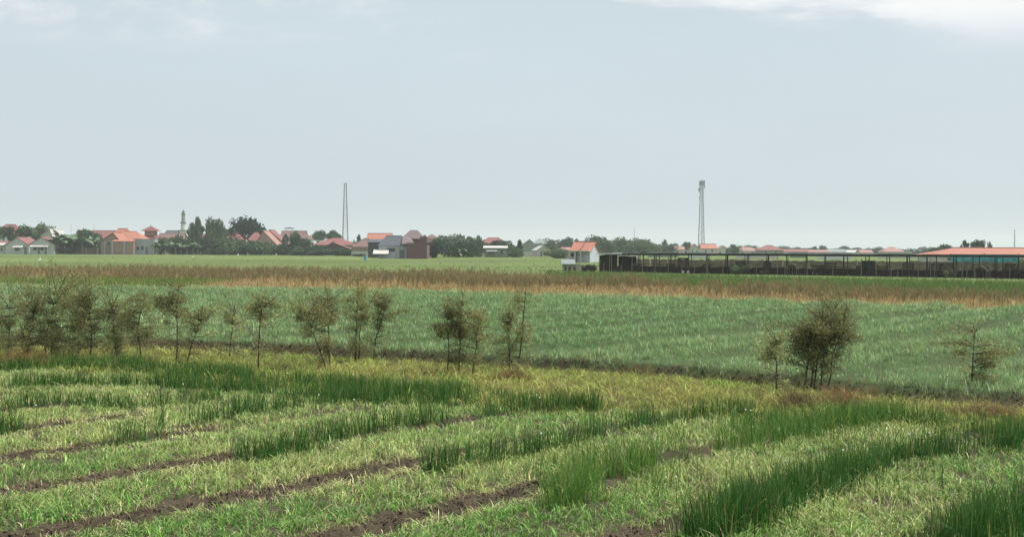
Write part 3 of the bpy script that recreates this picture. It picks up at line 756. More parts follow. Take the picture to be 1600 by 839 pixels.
# ================================================================== small white onion flowers
FLW = paint('onion_flower', alb(232, 236, 214), 0.08, 30.0, 0.7); STK = paint('flower_stalk', alb(84, 122, 60), 0.15, 20.0, 0.6)
fm = MB().lathe([(0.003, -.013), (.010, -.009), (.014, 0), (.010, .009), (.003, .013)], 8).mesh('flower_head', FLW, True)
for (x, y, yb) in [(1135, 468 + 252, 790), (527, 700, 745), (845, 677, 730), (1228, 720, 765), (1317, 703, 760), (1420, 678, 735), (1452, 676, 730), (449, 583, 610), (552, 585, 618), (498, 617, 650), (553, 624, 655), (838, 617, 645), (843, 621, 648), (845, 678, 712), (1165, 640, 672), (1173, 641, 672), (955, 641, 675), (56, 633, 665), (286, 600, 630), (1056, 745, 800)]:
    g = ground_at(x, yb); top = at(x, y, g.y)
    z0 = float(height(np.array([g.x]), np.array([g.y]))[0])
    r = empty('onion_flower', (g.x, g.y, z0)); tag(r, 'tiny white onion flower ball on a thin green stalk among tall leaves', 'flower', 'white onion flower balls')
    tp = Vector((top.x - g.x, 0, top.z - z0))
    MB().tube([(0, 0, -0.02), (tp.x * .3 + .01, .01, tp.z * .5), tp], [0.004, .004, .003], 4).build('stalk', STK, r)
    link('flower_head', fm, r, tp)
# ================================================================== village: materials
WALL = {
 'grey': paint('plaster_grey', alb(206, 212, 206), 0.10, 0.5), 'white': paint('plaster_white', alb(224, 228, 226), 0.08, 0.5),
 'tan': paint('bare_brick_tan', alb(166, 142, 126), 0.14, 0.9), 'concrete': paint('raw_concrete', alb(170, 184, 184), 0.16, 0.45, streak=True),
 'purple': paint('plaster_maroon', alb(118, 86, 94), 0.08, 0.4), 'dark': paint('dark_boards', alb(82, 80, 84), 0.15, 0.8),
 'green': paint('plaster_green', alb(140, 160, 140), 0.10, 0.6), 'pink': paint('plaster_pink', alb(190, 160, 150), 0.12, 0.6),
 'cream': paint('plaster_cream', alb(214, 212, 198), 0.10, 0.6), 'blue': paint('plaster_bluegrey', alb(200, 207, 218), 0.07, 0.5),
 'brown': paint('plank_brown', alb(128, 108, 98), 0.18, 1.2, streak=True)}
ROOF = {
 'red': paint('tile_red', alb(148, 94, 90), 0.14, 0.8, 0.75), 'orange': paint('tile_orange', alb(186, 122, 100), 0.10, 0.8, 0.75),
 'brown': paint('tile_brown', alb(128, 98, 92), 0.14, 0.8, 0.8), 'slate': paint('tile_slate', alb(84, 90, 100), 0.08, 0.6, 0.7),
 'white': paint('sheet_white', alb(214, 212, 206), 0.06, 0.6, 0.5), 'grey': paint('sheet_grey', alb(142, 152, 152), 0.12, 0.6, 0.6),
 'pink': paint('tile_pale_red', alb(174, 132, 122), 0.12, 0.8, 0.75), 'maroon': paint('tile_maroon', alb(140, 82, 86), 0.10, 0.8, 0.7),
 'dusk': paint('tile_dusky', alb(122, 106, 110), 0.08, 0.6, 0.75)}
FRAME = paint('window_frame', alb(190, 190, 184), 0.06, 2.0, 0.6); PANE = paint('window_pane', alb(56, 66, 82), 0.15, 1.0, 0.15)
DOOR = paint('door_wood', alb(120, 124, 128), 0.12, 2.0, 0.6); AWN = paint('awning_white', alb(226, 222, 212), 0.05, 1.0, 0.5)

def house(name, label, xl, xr, D, ye, yr, roof='gy', depth=None, wall='grey', rcol='red', over=0.35, rot=0.0, wins=(), doors=(), apex=None, cat='house', inset=None, rear=1.0, group=None, ridge_cap=True):
    """xl, xr, ye (eave row), yr (ridge row): where the thing shows in the photograph at distance D; sizes follow in metres"""
    s = spx(D); xm = (xl + xr) / 2; g = at(xm, 400, D); z0 = float(terrain_rise(D))
    w = (xr - xl) * s; d = depth or w; he = at(xm, ye, D).z - z0; hr = at(xm, yr, D).z - z0
    he = max(he, 1.2); hr = max(hr, he + 0.3)
    root = empty(name, (g.x, D + d / 2, z0), rot); tag(root, label, cat, group)
    x0, x1, y0, y1 = -w / 2, w / 2, -d / 2, d / 2; th = 0.14; B = -0.4
    ap = 0.0 if apex is None else (apex - xm) * s
    m = MB(); rf = MB(); ov = over
    wm, rm = WALL[wall], ROOF[rcol]; capm = ROOF['brown'] if rcol in ('red', 'orange', 'pink') else rm
    cap = None
    if roof == 'gy':
        m.prism([(x0, y0, B), (x1, y0, B), (x1, y0, he), (ap, y0, hr), (x0, y0, he)], [(x0, y1, B), (x1, y1, B), (x1, y1, he), (ap, y1, hr), (x0, y1, he)])
        for xe in (x0, x1):
            k = (hr - he) / (ap - xe); xo = xe + math.copysign(ov, xe - ap); zo = he + k * (xo - xe)
            q = [(xo, y0 - ov, zo + .16), (ap, y0 - ov, hr + .16), (ap, y1 + ov, hr + .16), (xo, y1 + ov, zo + .16)]
            rf.slab(q if xe < ap else q[::-1], th)
        cap = [(ap, y0 - ov, hr + .2), (ap, y1 + ov, hr + .2)]
    elif roof == 'gx':
        ym = (y0 + y1) / 2
        m.prism([(x0, y0, B), (x0, y1, B), (x0, y1, he), (x0, ym, hr), (x0, y0, he)][::-1], [(x1, y0, B), (x1, y1, B), (x1, y1, he), (x1, ym, hr), (x1, y0, he)][::-1])
        k = (hr - he) / (ym - y0)
        rf.slab([(x0 - ov, y0 - ov, he - k * ov + .16), (x1 + ov, y0 - ov, he - k * ov + .16), (x1 + ov, ym, hr + .16), (x0 - ov, ym, hr + .16)], th)
        rf.slab([(x0 - ov, ym, hr + .16), (x1 + ov, ym, hr + .16), (x1 + ov, y1 + ov, he - k * ov + .16), (x0 - ov, y1 + ov, he - k * ov + .16)], th)
        cap = [(x0 - ov, ym, hr + .2), (x1 + ov, ym, hr + .2)]
    elif roof in ('hip', 'pyr'):
        m.box(x0, x1, y0, y1, B, he)
        ins = (w / 2 - 0.05) if roof == 'pyr' else (inset if inset is not None else min(d / 2, w * 0.35))
        a, b = (x0 + ins + ap, 0, hr), (x1 - ins + ap, 0, hr); e = he + 0.02
        c = [(x0 - ov, y0 - ov, e), (x1 + ov, y0 - ov, e), (x1 + ov, y1 + ov, e), (x0 - ov, y1 + ov, e)]
        rf.poly([c[0], c[1], b, a]).poly([c[2], c[3], a, b]).poly([c[1], c[2], b]).poly([c[3], c[0], a]).poly(c[::-1])
        cap = [a, b] if roof == 'hip' else None
    elif roof == 'mono':                       # a single plane falling towards the viewer
        m.prism([(x0, y0, B), (x0, y1, B), (x0, y1, hr - .1), (x0, y0, he)][::-1], [(x1, y0, B), (x1, y1, B), (x1, y1, hr - .1), (x1, y0, he)][::-1])
        rf.slab([(x0 - ov, y0 - ov, he + .1), (x1 + ov, y0 - ov, he + .1), (x1 + ov, y1 + ov, hr + .1), (x0 - ov, y1 + ov, hr + .1)], th)
    elif roof == 'flat':
        m.box(x0, x1, y0, y1, B, he); rf.box(x0 - ov, x1 + ov, y0 - ov, y1 + ov, he, he + 0.25)
    m.build('wall', wm, root); ro = rf.build('roof', rm, root)
    if cap and ridge_cap: MB().tube(cap, 0.13, 6).build('ridge', capm, ro)
    for (u0, u1, v0, v1) in wins:              # pixel rectangle on the front wall
        a0, a1 = (u0 - xm) * s, (u1 - xm) * s; b1, b0 = at(xm, v0, D).z - z0, at(xm, v1, D).z - z0
        f = MB(); t_ = 0.09
        for (q0, q1, r0, r1) in ((a0, a1, b0, b0 + t_), (a0, a1, b1 - t_, b1), (a0, a0 + t_, b0 + t_, b1 - t_), (a1 - t_, a1, b0 + t_, b1 - t_)):
            f.box(q0, q1, y0 - 0.07, y0 + 0.02, r0, r1)
        wo = f.build('window', FRAME, root)
        MB().box(a0 + t_, a1 - t_, y0 - 0.02, y0 + 0.01, b0 + t_, b1 - t_).build('pane', PANE, wo)
    for (u0, u1, v0) in doors:
        a0, a1 = (u0 - xm) * s, (u1 - xm) * s; b1 = at(xm, v0, D).z - z0
        do = MB().box(a0, a1, y0 - 0.05, y0 + 0.01, 0.02, b1).build('door', DOOR, root)
        MB().box(a1 - .18, a1 - .10, y0 - .10, y0 - .052, b1 * .45, b1 * .5).build('handle', FRAME, do)
    root['_f'] = 0; del root['_f']
    return root, (s, xm, y0, z0, D)
def extra(h, name, mat, fn):
    root, (s, xm, y0, z0, D) = h
    X = lambda x: (x - xm) * s
    Z = lambda y: at(xm, y, D).z - z0
    return fn(MB(), X, Z, y0).build(name, mat, root)
def awning(h, x0, x1, yt, yb, out_, mat=AWN):
    return extra(h, 'awning', mat, lambda m, X, Z, y: m.slab([(X(x0), y - out_, Z(yb)), (X(x1), y - out_, Z(yb)), (X(x1), y - .01, Z(yt)), (X(x0), y - .01, Z(yt))], .08))
def pillar(h, x, yt, mat=FRAME, w=.3, out_=.12):
    return extra(h, 'pillar', mat, lambda m, X, Z, y: m.box(X(x) - w / 2, X(x) + w / 2, y - out_, y - .005, -.2, Z(yt)))

# ------------------------------------------------------------------ village: houses, left to right
h = house('house', 'red-roofed house with pale gable peeping over dark trees at the far left edge', -12, 30, 440, 366, 350.5, 'hip', 9, 'white', 'red', inset=3.0)
h = house('house', 'pale grey gable house with white window awning at the far left edge', 8, 45, 392, 383, 371.5, 'gy', 11, 'grey', 'red', .3, wins=[(23, 31, 385, 392)], doors=[(38, 42, 386)])
awning(h, 21, 37, 382.5, 386.5, 1.0)
h = house('lean_to', 'low lean-to with white roof edge cut by the left picture edge', -12, 7.5, 393, 383, 377, 'mono', 5, 'grey', 'red', .25, wins=[(1, 4, 387, 393)], doors=[(-5, -2, 386)], cat='shed')
awning(h, -12, 9, 379.5, 383, .9)
h = house('house', 'pale gable house with long white canopy over two dark windows, second from left', 46.5, 84.5, 388, 382, 371, 'gy', 11, 'grey', 'red', .3, apex=64, wins=[(52, 58, 386, 391.5), (63, 69, 386, 391.5)], doors=[(59, 62.5, 386), (70, 73, 386)])
awning(h, 48, 77, 382, 385.5, 1.1)
h = house('house', 'house with bright white sheet roof behind the two pale gable houses', 58, 84, 425, 373, 358.5, 'gy', 12, 'cream', 'white', .4, apex=78)
h = house('long_house', 'long dull red roof behind the banana grove, left of the orange roof', 118, 178, 455, 373, 361, 'gx', 9, 'pink', 'red')
h = house('house', 'orange tiled house with tan brick walls and broad front gable', 168, 222, 400, 376, 361.5, 'hip', 11, 'tan', 'orange', .5, inset=3.4)
h = house('house', 'dark-ridged orange roof block rising behind the broad front gable', 173, 201, 412, 372, 357, 'hip', 7, 'tan', 'orange', .3, inset=1.4)
h = house('house', 'tan gable-fronted wing with slatted gable left of the brick house', 158, 188, 388, 376.5, 364, 'gy', 8, 'tan', 'orange', .4, apex=177, wins=[(167, 173, 378, 384)])
for xx in (164, 175): pillar(h, xx, 377, FRAME, .35, .2)
h = house('annex', 'plain brick annex with cream pillars below the orange roof', 175, 208.5, 384, 377.5, 374.5, 'mono', 4, 'tan', 'orange', .25, cat='annex')
for xx in (176, 194.5): pillar(h, xx, 377.5, FRAME, .4, .2)
h = house('concrete_house', 'unfinished two-storey grey concrete house beside the brick annex', 209, 241.5, 386, 374.5, 374, 'flat', 8, 'concrete', 'grey', .05, wins=[(213, 218, 385, 391), (220, 225, 384, 391)], doors=[(227, 231, 386)])
pillar(h, 240.5, 374, FRAME, .45, .2); extra(h, 'floor_slab', FRAME, lambda m, X, Z, y: m.box(X(209.5), X(239.5), y - .08, y - .004, Z(384.5), Z(383)))
h = house('pavilion', 'maroon two-tiered pavilion roof behind the grey concrete house', 214, 248, 415, 375, 362, 'pyr', None, 'pink', 'maroon', .4, cat='pavilion')
root, (s, xm, y0, z0, D) = h
zt = at(xm, 362, D).z - z0
MB().box(-1.7, 1.7, -1.7, 1.7, zt - 1.6, zt + .35).build('clerestory', WALL['pink'], root)
c = [(-2.9, -2.9, zt + .3), (2.9, -2.9, zt + .3), (2.9, 2.9, zt + .3), (-2.9, 2.9, zt + .3)]; tpk = (0, 0, zt + 2.0)
up = MB().poly([c[0], c[1], tpk]).poly([c[1], c[2], tpk]).poly([c[2], c[3], tpk]).poly([c[3], c[0], tpk]).poly(c[::-1]).build('upper_roof', ROOF['maroon'], root)
MB().tube([(0, 0, zt + 1.9), (0, 0, zt + 2.7)], [.14, .04], 6).build('finial', ROOF['maroon'], up)
# low yard wall with small sheet roofs
h = house('yard_wall', 'low weathered brick yard wall between banana grove and brick house', 112, 160, 392, 388.5, 388, 'flat', .4, 'brown', 'brown', .05, cat='wall')
for xx in (121, 134.5, 152.5): pillar(h, xx, 387, FRAME, .35, .2)
house('lean_to', 'tiny shelter with white sheet roof behind the low brick yard wall', 134, 143, 400, 386, 383.5, 'mono', 2.5, 'brown', 'white', .2, cat='shed')
house('lean_to', 'tiny shelter with cream roof leaning on the brick gable wing', 146, 159, 397, 390, 386.5, 'mono', 3, 'brown', 'white', .2, cat='shed')
house('house', 'dull brown-red roof above the banana grove just left of the minaret', 246, 284, 450, 372, 365.5, 'gx', 8, 'pink', 'brown')
house('house', 'small grey roof behind dull red roofs left of the minaret', 258, 274, 480, 366, 361, 'gx', 6, 'grey', 'slate')
house('house', 'bright red roof in front of the minaret right side', 292, 320, 440, 375, 366.5, 'gx', 8, 'cream', 'maroon')
house('house', 'red roof with light gable under the huge dome-shaped tree', 352, 377, 430, 374, 362.5, 'hip', 8, 'white', 'red')
house('house', 'pinkish red roof between the dome-shaped tree and the slanting roofs', 387, 406, 428, 376, 363, 'hip', 8, 'pink', 'red')
h = house('house', 'house with tall pink roof slope descending right, left one of a pair', 396, 436, 410, 386, 361, 'gy', 10, 'pink', 'pink', .4, apex=411)
h = house('house', 'house with dark-edged steep red roof behind the tall pink slope', 408, 449, 422, 385, 360, 'gy', 10, 'pink', 'red', .4, apex=421)
house('house', 'wide brown-red roof with white gable left of the slim lattice mast', 438, 475, 460, 372, 361.5, 'gx', 9, 'white', 'brown')
house('house', 'white-walled house with brown roof left of the round trees', 462, 484, 445, 374, 364.5, 'hip', 8, 'white', 'brown', wins=[(468, 472, 375, 379)])
house('house', 'long red roof below the slim left lattice mast', 488, 555, 395, 383, 371.5, 'hip', 10, 'green', 'red', .5, inset=6)
house('house', 'dark-fronted gable under the long red roof', 503, 546, 380, 389, 379, 'gy', 5, 'dark', 'red', .4, apex=520, wins=[(511, 517, 389, 394)])
house('house', 'dark red hipped roof right of the long red roof', 552, 582, 372, 386, 374.5, 'hip', 9, 'tan', 'brown', .5)
h = house('yard_wall', 'pale garden wall behind the hedge below the dark red roof', 549, 575, 345, 393, 392.5, 'flat', .4, 'cream', 'grey', .04, cat='wall')
house('house', 'orange roof with grey-green end slope left of the slate roof', 574, 610, 420, 376, 365.5, 'gx', 8, 'white', 'orange', .4)
house('workshop', 'narrow dark boarded workshop between the dark red roof and white house', 575, 593, 300, 379, 374, 'mono', 6, 'dark', 'slate', .2, cat='shed')
h = house('house', 'white-walled house with slate grey roof joined to the maroon block', 592, 635, 282, 384, 368.5, 'hip', 7, 'blue', 'slate', .3, inset=1.3, wins=[(604, 618, 387, 394)], doors=[(624, 632, 390)])
awning(h, 584, 608, 390, 396.5, 2.0)
for xx in (596, 618.5, 623): pillar(h, xx, 385, FRAME, .35, .15)
h = house('maroon_house', 'plain maroon two-storey block with dusky hipped roof', 635, 667, 280, 381, 371, 'flat', 9, 'purple', 'dusk', .0)
root, (s, xm, y0, z0, D) = h
Z = lambda y: at(xm, y, D).z - z0; Xp = lambda x: (x - xm) * s
rb = MB(); e = Z(373); tp = Z(358.5)
c = [(Xp(622), 1.0, e), (Xp(661), 1.0, e), (Xp(661), 8.5, e), (Xp(622), 8.5, e)]; a_, b_ = (Xp(636), 4.7, tp), (Xp(647), 4.7, tp)
rb.poly([c[0], c[1], b_, a_]).poly([c[2], c[3], a_, b_]).poly([c[1], c[2], b_]).poly([c[3], c[0], a_]).poly(c[::-1])
rb.build('upper_roof', ROOF['dusk'], root)
MB().box(Xp(637), Xp(660), .9, 4.3, Z(382), Z(372.6)).build('upper_storey', WALL['purple'], root)
MB().slab([(Xp(627.5), -4.7, Z(381)), (Xp(648), -4.7, Z(381)), (Xp(640), .9, Z(373)), (Xp(627.5), .9, Z(367))], .15).build('canopy_roof', ROOF['dusk'], root)
pb = MB().box(Xp(656), Xp(667), y0 - .03, 4, Z(382), Z(370)).build('parapet', WALL['purple'], root)
MB().lathe([(.35, Z(370)), (.4, Z(368.6)), (.15, Z(366.6))], 8, (Xp(661.5), 0)).build('finial', ROOF['slate'], pb)
house('house', 'pale pink wall and brown roof peeping out right of the maroon block', 664, 683, 420, 373, 367, 'hip', 7, 'pink', 'brown')
house('hall', 'broad grey-green hipped roof above the bushes right of the maroon block', 688, 724, 520, 376, 366.5, 'hip', 12, 'green', 'grey', cat='hall')
house('house', 'red hipped roof over bushes behind the open grey shed', 748, 793, 420, 381, 371.5, 'hip', 9, 'cream', 'red', .5, inset=3)
h = house('farm_shed', 'grey-green farm shed with light flat roof among bushes', 757, 791, 318, 388, 384.5, 'mono', 6, 'green', 'white', .4, wins=[(762, 774, 392.5, 397)], cat='shed')
awning(h, 760, 777, 389.5, 393, 1.2, ROOF['grey'])
house('house', 'small white gable house with bright white roof slope in the open field', 836, 856, 352, 391, 384.5, 'gy', 10, 'cream', 'white', .3, apex=846, rot=.12, doors=[(841, 844, 392)])
house('yard_wall', 'low pale wall left of the small white gable house', 815, 837, 372, 393, 392.6, 'flat', .5, 'cream', 'grey', .04, cat='wall')
house('house', 'grey-green roof above the low pale wall, far off', 818, 836, 520, 381, 374.5, 'gy', 9, 'green', 'grey')
house('house', 'grey round-shouldered roof above the small white gable house', 834, 852, 500, 381, 373.5, 'hip', 9, 'green', 'grey')
house('house', 'pink and white low house just left of the bright orange roof', 879, 897, 300, 391, 387, 'mono', 5, 'cream', 'pink', .3, wins=[(882, 886, 393, 397)])
h = house('house', 'bluish white house with bright orange double roof and porch beside the farm', 901, 931, 238, 392.5, 379, 'gx', 7, 'blue', 'orange', .35, rot=-.32, wins=[(899, 906, 395.5, 402), (913, 915.5, 395.5, 402)], doors=[(908, 910.5, 395)])
extra(h, 'roof_gutter', ROOF['brown'], lambda m, X, Z, y: m.tube([(X(916), y - .3, Z(390.8)), (X(916), 0, Z(377.6))], .14, 6))
for xx in (901, 909.5, 918.5): extra(h, 'pillar', FRAME, lambda m, X, Z, y, xx=xx: m.box(X(xx) - .16, X(xx) + .16, y - 1.3, y - 1.0, -.3, Z(392.5)))
extra(h, 'porch_roof', AWN, lambda m, X, Z, y: m.box(X(899), X(932), y - 1.4, y - .01, Z(393), Z(391.2)))
# far roofs on the right, each with its walls standing on the plain
far = [
 (1050, 1082, 560, 390, 385, 'gx', 'cream', 'pink', 'pale red roof left of the tall right-hand mast'),
 (1078, 1094, 520, 389, 382.5, 'gy', 'grey', 'pink', 'small grey gable end right at the foot of the tall mast'),
 (1097, 1120, 500, 388.5, 382, 'gx', 'cream', 'orange', 'bright pinkish red roof just right of the tall mast foot'),
 (1119, 1142, 540, 391, 385, 'gy', 'cream', 'pink', 'low red gable roof second right of the tall mast'),
 (1150, 1188, 520, 392, 386, 'hip', 'cream', 'pink', 'long pale red hipped roof above the shed, right of a small round tree'),
 (1187, 1224, 470, 391, 383.5, 'hip', 'green', 'red', 'large hipped roof with red right slope above the shed middle'),
 (1223, 1262, 560, 393.5, 390, 'gx', 'white', 'red', 'long thin red roof just over the shed roof edge'),
 (1262, 1296, 580, 394, 391, 'gx', 'cream', 'pink', 'faint pink roof right of the long thin red one'),
 (1296, 1322, 600, 394, 390, 'gx', 'white', 'grey', 'low grey roof with white wall far off over the shed'),
 (1320, 1346, 620, 394.5, 391.5, 'gx', 'white', 'white', 'whitish low roof far off over the shed'),
 (1346, 1364, 560, 395, 391, 'gx', 'white', 'pink', 'tiny pink roof left of the pale pink hipped roof'),
 (1382, 1414, 520, 393.5, 386.5, 'hip', 'cream', 'pink', 'pale pink hipped roof over the shed, left of the long orange roof'),
 (1424, 1456, 600, 395, 391.5, 'gx', 'white', 'white', 'white low wall and roof left of the long orange roof'),
]
for (a1, a2, D, ye, yr, rf_, wl, rc, lb) in far:
    house('far_house', lb, a1, a2, D, ye, yr, rf_, 9, wl, rc, .4, group='far houses over the shed roof', wins=[(a1 + (a2 - a1) * .2, a1 + (a2 - a1) * .32, ye + 2, ye + 6), (a1 + (a2 - a1) * .62, a1 + (a2 - a1) * .74, ye + 2, ye + 6)])
house('long_house', 'very long orange tiled roof behind the shed at the right edge', 1462, 1660, 205, 398.5, 387.5, 'hip', 9, 'cream', 'orange', .5, inset=4.6, wins=[(1480, 1488, 402, 408), (1510, 1518, 402, 408)])
# pale yard walls seen under the shed roof
for i, (a1, a2, D, yt, lb) in enumerate([(965, 1000, 300, 398, 'pale wall seen through the left bay of the shed'), (1012, 1060, 340, 398, 'long pale wall seen through the shed left of the mast'), (1075, 1105, 320, 398, 'pale wall seen through the shed below the mast'), (1150, 1215, 300, 399, 'pale green wall seen through the middle of the shed'), (1235, 1262, 330, 400, 'short white wall seen through the middle right of the shed'), (1278, 1330, 300, 400, 'white wall seen through the shed under the grey roof'), (1372, 1450, 320, 401, 'long pale wall seen through the shed left of the turquoise sheet')]):
    house('yard_wall', lb, a1, a2, D, yt + 1, yt, 'flat', .5, ('cream', 'green', 'white')[i % 3], 'grey', .05, cat='wall')

# ------------------------------------------------------------------ minaret
D = 600; g = at(286.5, 400, D); z0 = float(terrain_rise(D)); S = spx(D)
mn = empty('minaret', (g.x, D, z0)); tag(mn, 'slender white and grey-green minaret with stacked balconies', 'minaret')
Z = lambda y: at(286.5, y, D).z - z0
MW = paint('minaret_white', alb(226, 232, 228), 0.06, 0.4); MG = paint('minaret_green', alb(126, 146, 138), 0.1, 0.6)
MB().box(-1.9, 1.9, -1.9, 1.9, -.3, Z(361)).build('base', MW, mn)
MB().box(-2.2, 2.2, -2.2, 2.2, Z(361), Z(359.6)).build('base_gallery', MG, mn)
MB().lathe([(1.25, Z(359.6)), (1.2, Z(349.5))], 8).build('shaft', MW, mn)
MB().lathe([(1.2, Z(349.5)), (1.55, Z(349)), (1.55, Z(347.6)), (1.05, Z(347.4))], 8).build('balcony', MG, mn)
for k in range(6):
    t_ = k * math.pi / 3; MB().tube([(.95 * math.cos(t_), .95 * math.sin(t_), Z(347.6)), (.75 * math.cos(t_), .75 * math.sin(t_), Z(336))], .16, 5).build('column', MW, mn)
MB().lathe([(.7, Z(347.6)), (.5, Z(335.6))], 8).build('core', MG, mn)
MB().lathe([(.7, Z(336)), (1.15, Z(335.5)), (1.15, Z(334)), (.6, Z(333.8))], 8).build('balcony', MG, mn)
dm = MB().lathe([(.6, Z(333.9)), (.62, Z(332)), (.8, Z(330.8)), (.62, Z(329.6)), (.2, Z(328.8))], 10).build('dome', MG, mn, True)
MB().tube([(0, 0, Z(329)), (0, 0, Z(325.5))], [.09, .03], 5).build('finial', MG, dm)

# ------------------------------------------------------------------ masts
STEEL = paint('galvanised_steel', alb(128, 140, 148), 0.06, 0.3, 0.5); ANT = paint('antenna_grey', alb(146, 156, 164), 0.05, 0.5, 0.5)
def mast(label, x, yt, D, wt, wb, nleg, leg, ants, lean_px=0):
    g = at(x, 400, D); z0 = float(terrain_rise(D)); H = at(x, yt, D).z - z0
    r = empty('lattice_mast', (g.x, D, z0)); tag(r, label, 'mast')
    def corner(k, z):
        w = wb + (wt - wb) * (z / H) ** 0.8; a = 2 * math.pi * k / nleg + (math.pi / 4 if nleg == 4 else 0.5)
        return Vector((w * .707 * math.cos(a), w * .707 * math.sin(a), z))
    for k in range(nleg):
        MB().tube([corner(k, z) for z in np.linspace(-.4, H, 9).clip(0)], leg, 5).build('leg', STEEL, r)
    br = MB(); nb = 22
    zz = [H * (1 - (1 - i / nb) ** 1.0) for i in range(nb + 1)]
    for i in range(nb):
        for k in range(nleg):
            j = (k + 1) % nleg
            br.tube([corner(k, zz[i]), corner(j, zz[i + 1])] if i % 2 else [corner(j, zz[i]), corner(k, zz[i + 1])], leg * .3, 3)
            br.tube([corner(k, zz[i + 1]), corner(j, zz[i + 1])], leg * .3, 3)
    br.build('bracing', STEEL, r)
    pl = MB().lathe([(wt * .9, H - .3), (wt * .9, H)], 8).build('top_platform', STEEL, r)
    MB().tube([(0, 0, H), (0, 0, H + 3)], [.07, .03], 4).build('lightning_rod', STEEL, r)
    for (dx, dy, z, w, h_) in ants:
        an = MB().box(dx - w / 2, dx + w / 2, dy - .2, dy + .2, H + z - h_ / 2, H + z + h_ / 2).build('antenna', ANT, r)
        c0 = corner(0, H - .5); MB().tube([(dx, dy, H + z), (dx * .3, dy * .3, min(H + z, H - .2))], .06, 4).build('bracket', STEEL, an)
    return r
mast('slim pale lattice mast standing behind the red roofs left of the middle', 539.5, 287, 900, 1.5, 4.7, 4, .22, [(.9, -.9, -.8, .5, 2.6), (-.7, -.9, -1.0, .4, 2.4), (1.3, -1.5, -17.5, .9, 1.2)])
mast('tall grey lattice mast crowned with panel antennas behind the shed', 1096, 283, 830, 1.3, 3.8, 3, .28, [(-1.6, -.3, -1.9, .6, 3.4), (-.6, -1.4, -1.2, .6, 3.2), (.9, -1.2, -1.4, .6, 3.4), (1.8, .2, -2.4, .6, 5.6), (-1.9, -.6, -6.0, 1.0, 2.8), (-1.6, -.8, -11.5, 1.0, .8)])
def thin_mast(label, x, yt, D, r0_):
    g = at(x, 400, D); z0 = float(terrain_rise(D)); H = at(x, yt, D).z - z0
    r = empty('radio_mast', (g.x, D, z0)); tag(r, label, 'mast')
    MB().tube([(0, 0, -.3), (0, 0, H * .6), (0, 0, H)], [r0_, r0_ * .85, r0_ * .4], 5).build('pole', STEEL, r)
    cb = MB()
    for z in np.linspace(H * .35, H * .92, 7): cb.box(-r0_ * 2.2, r0_ * 2.2, -.05, .05, z, z + .25)
    cb.build('rungs', STEEL, r)
thin_mast('hair-thin radio mast over the trees left of the tall right-hand mast', 991, 355, 900, .18)
thin_mast('thin short radio mast above the long orange roof at the right edge', 1585, 358, 700, .26)
thin_mast('tiny aerial pole on the roofs left of the orange house', 147, 351, 450, .05)
thin_mast('tiny aerial pole above the grove at far left', 111, 350, 450, .05)
# water tank stand (flat round roof on a post) over the red roofs
D = 480; g = at(452, 400, D); z0 = float(terrain_rise(D)); Z = lambda y: at(452, y, D).z - z0
wt = empty('roof_canopy', (g.x, D, z0)); tag(wt, 'flat dark canopy on thin posts rising over brown-red roofs', 'canopy')
MB().lathe([(2.0, Z(357.6)), (1.9, Z(356.4)), (.6, Z(355.6))], 10).build('canopy', ROOF['slate'], wt)
for sx in (-1.2, 1.2): MB().tube([(sx, 0, -.3), (sx, 0, Z(357.4))], .08, 5).build('post', STEEL, wt)
MB().tube([(.2, 0, Z(356)), (.2, 0, Z(352.5))], .06, 4).build('aerial', STEEL, wt)
# ================================================================== trees of the village
TLEAF = leaf_mat('tree_leaf', 0.32, 0.6, True, 0.15); TBARK = paint('tree_bark', alb(96, 86, 74), 0.2, 3.0, 0.9)
def crown_mesh(seed, kind, n):
    """leaves clustered on lobes inside a unit box: x, y in -1..1, z in 0..1"""
    r = np.random.default_rng(seed)
    if kind == 'round':  lob = [(r.normal(0, .42), r.normal(0, .42), r.uniform(.25, .78), r.uniform(.28, .46)) for _ in range(13)]
    elif kind == 'dome': lob = [(.72 * math.cos(a) * q, .72 * math.sin(a) * q, .34 + .42 * (1 - q * q) + r.normal(0, .04), r.uniform(.26, .36)) for a, q in zip(r.uniform(0, 6.28, 22), np.sqrt(r.random(22)))]
    elif kind == 'feather': lob = [(r.normal(0, .30) * (1.25 - z), r.normal(0, .30) * (1.25 - z), z, r.uniform(.13, .24)) for z in np.linspace(.12, .92, 22)]
    else: lob = [(r.uniform(-.8, .8), r.uniform(-.8, .8), r.uniform(.12, .62), r.uniform(.24, .40)) for _ in range(20)]     # hedge / bush
    lob = np.array(lob); k = r.integers(0, len(lob), n)
    v = r.normal(0, 1, (n, 3)); v /= np.linalg.norm(v, axis=1)[:, None]
    rad = lob[k, 3] * (0.55 + 0.5 * r.random(n) ** 0.5) * (1 + .18 * np.sin(v[:, 0] * 9 + k) * np.sin(v[:, 2] * 8 + k * 2))
    C = lob[k, :3] + v * rad[:, None] * np.array((1, 1, .62 if kind != 'feather' else 1.0))
    C[:, 2] = np.clip(C[:, 2], 0.0, None)
    lo, hi = np.percentile(C, 1, 0), np.percentile(C, 99, 0)
    C[:, :2] = (C[:, :2] - (lo[:2] + hi[:2]) / 2) / ((hi[:2] - lo[:2]) / 2); C[:, 2] = (C[:, 2] - lo[2]) / (hi[2] - lo[2])
    tone = np.tile(np.array((1.0, 1.0, 1.0)), (n, 1)) * (0.72 + 0.5 * r.random(len(lob))[k])[:, None] * r.normal(1, .16, n).clip(.5, 1.6)[:, None]
    tone[:, 0] *= r.normal(1, .08, n); tone[:, 2] *= r.normal(1, .08, n)
    return C, v, tone
_crowns = {}
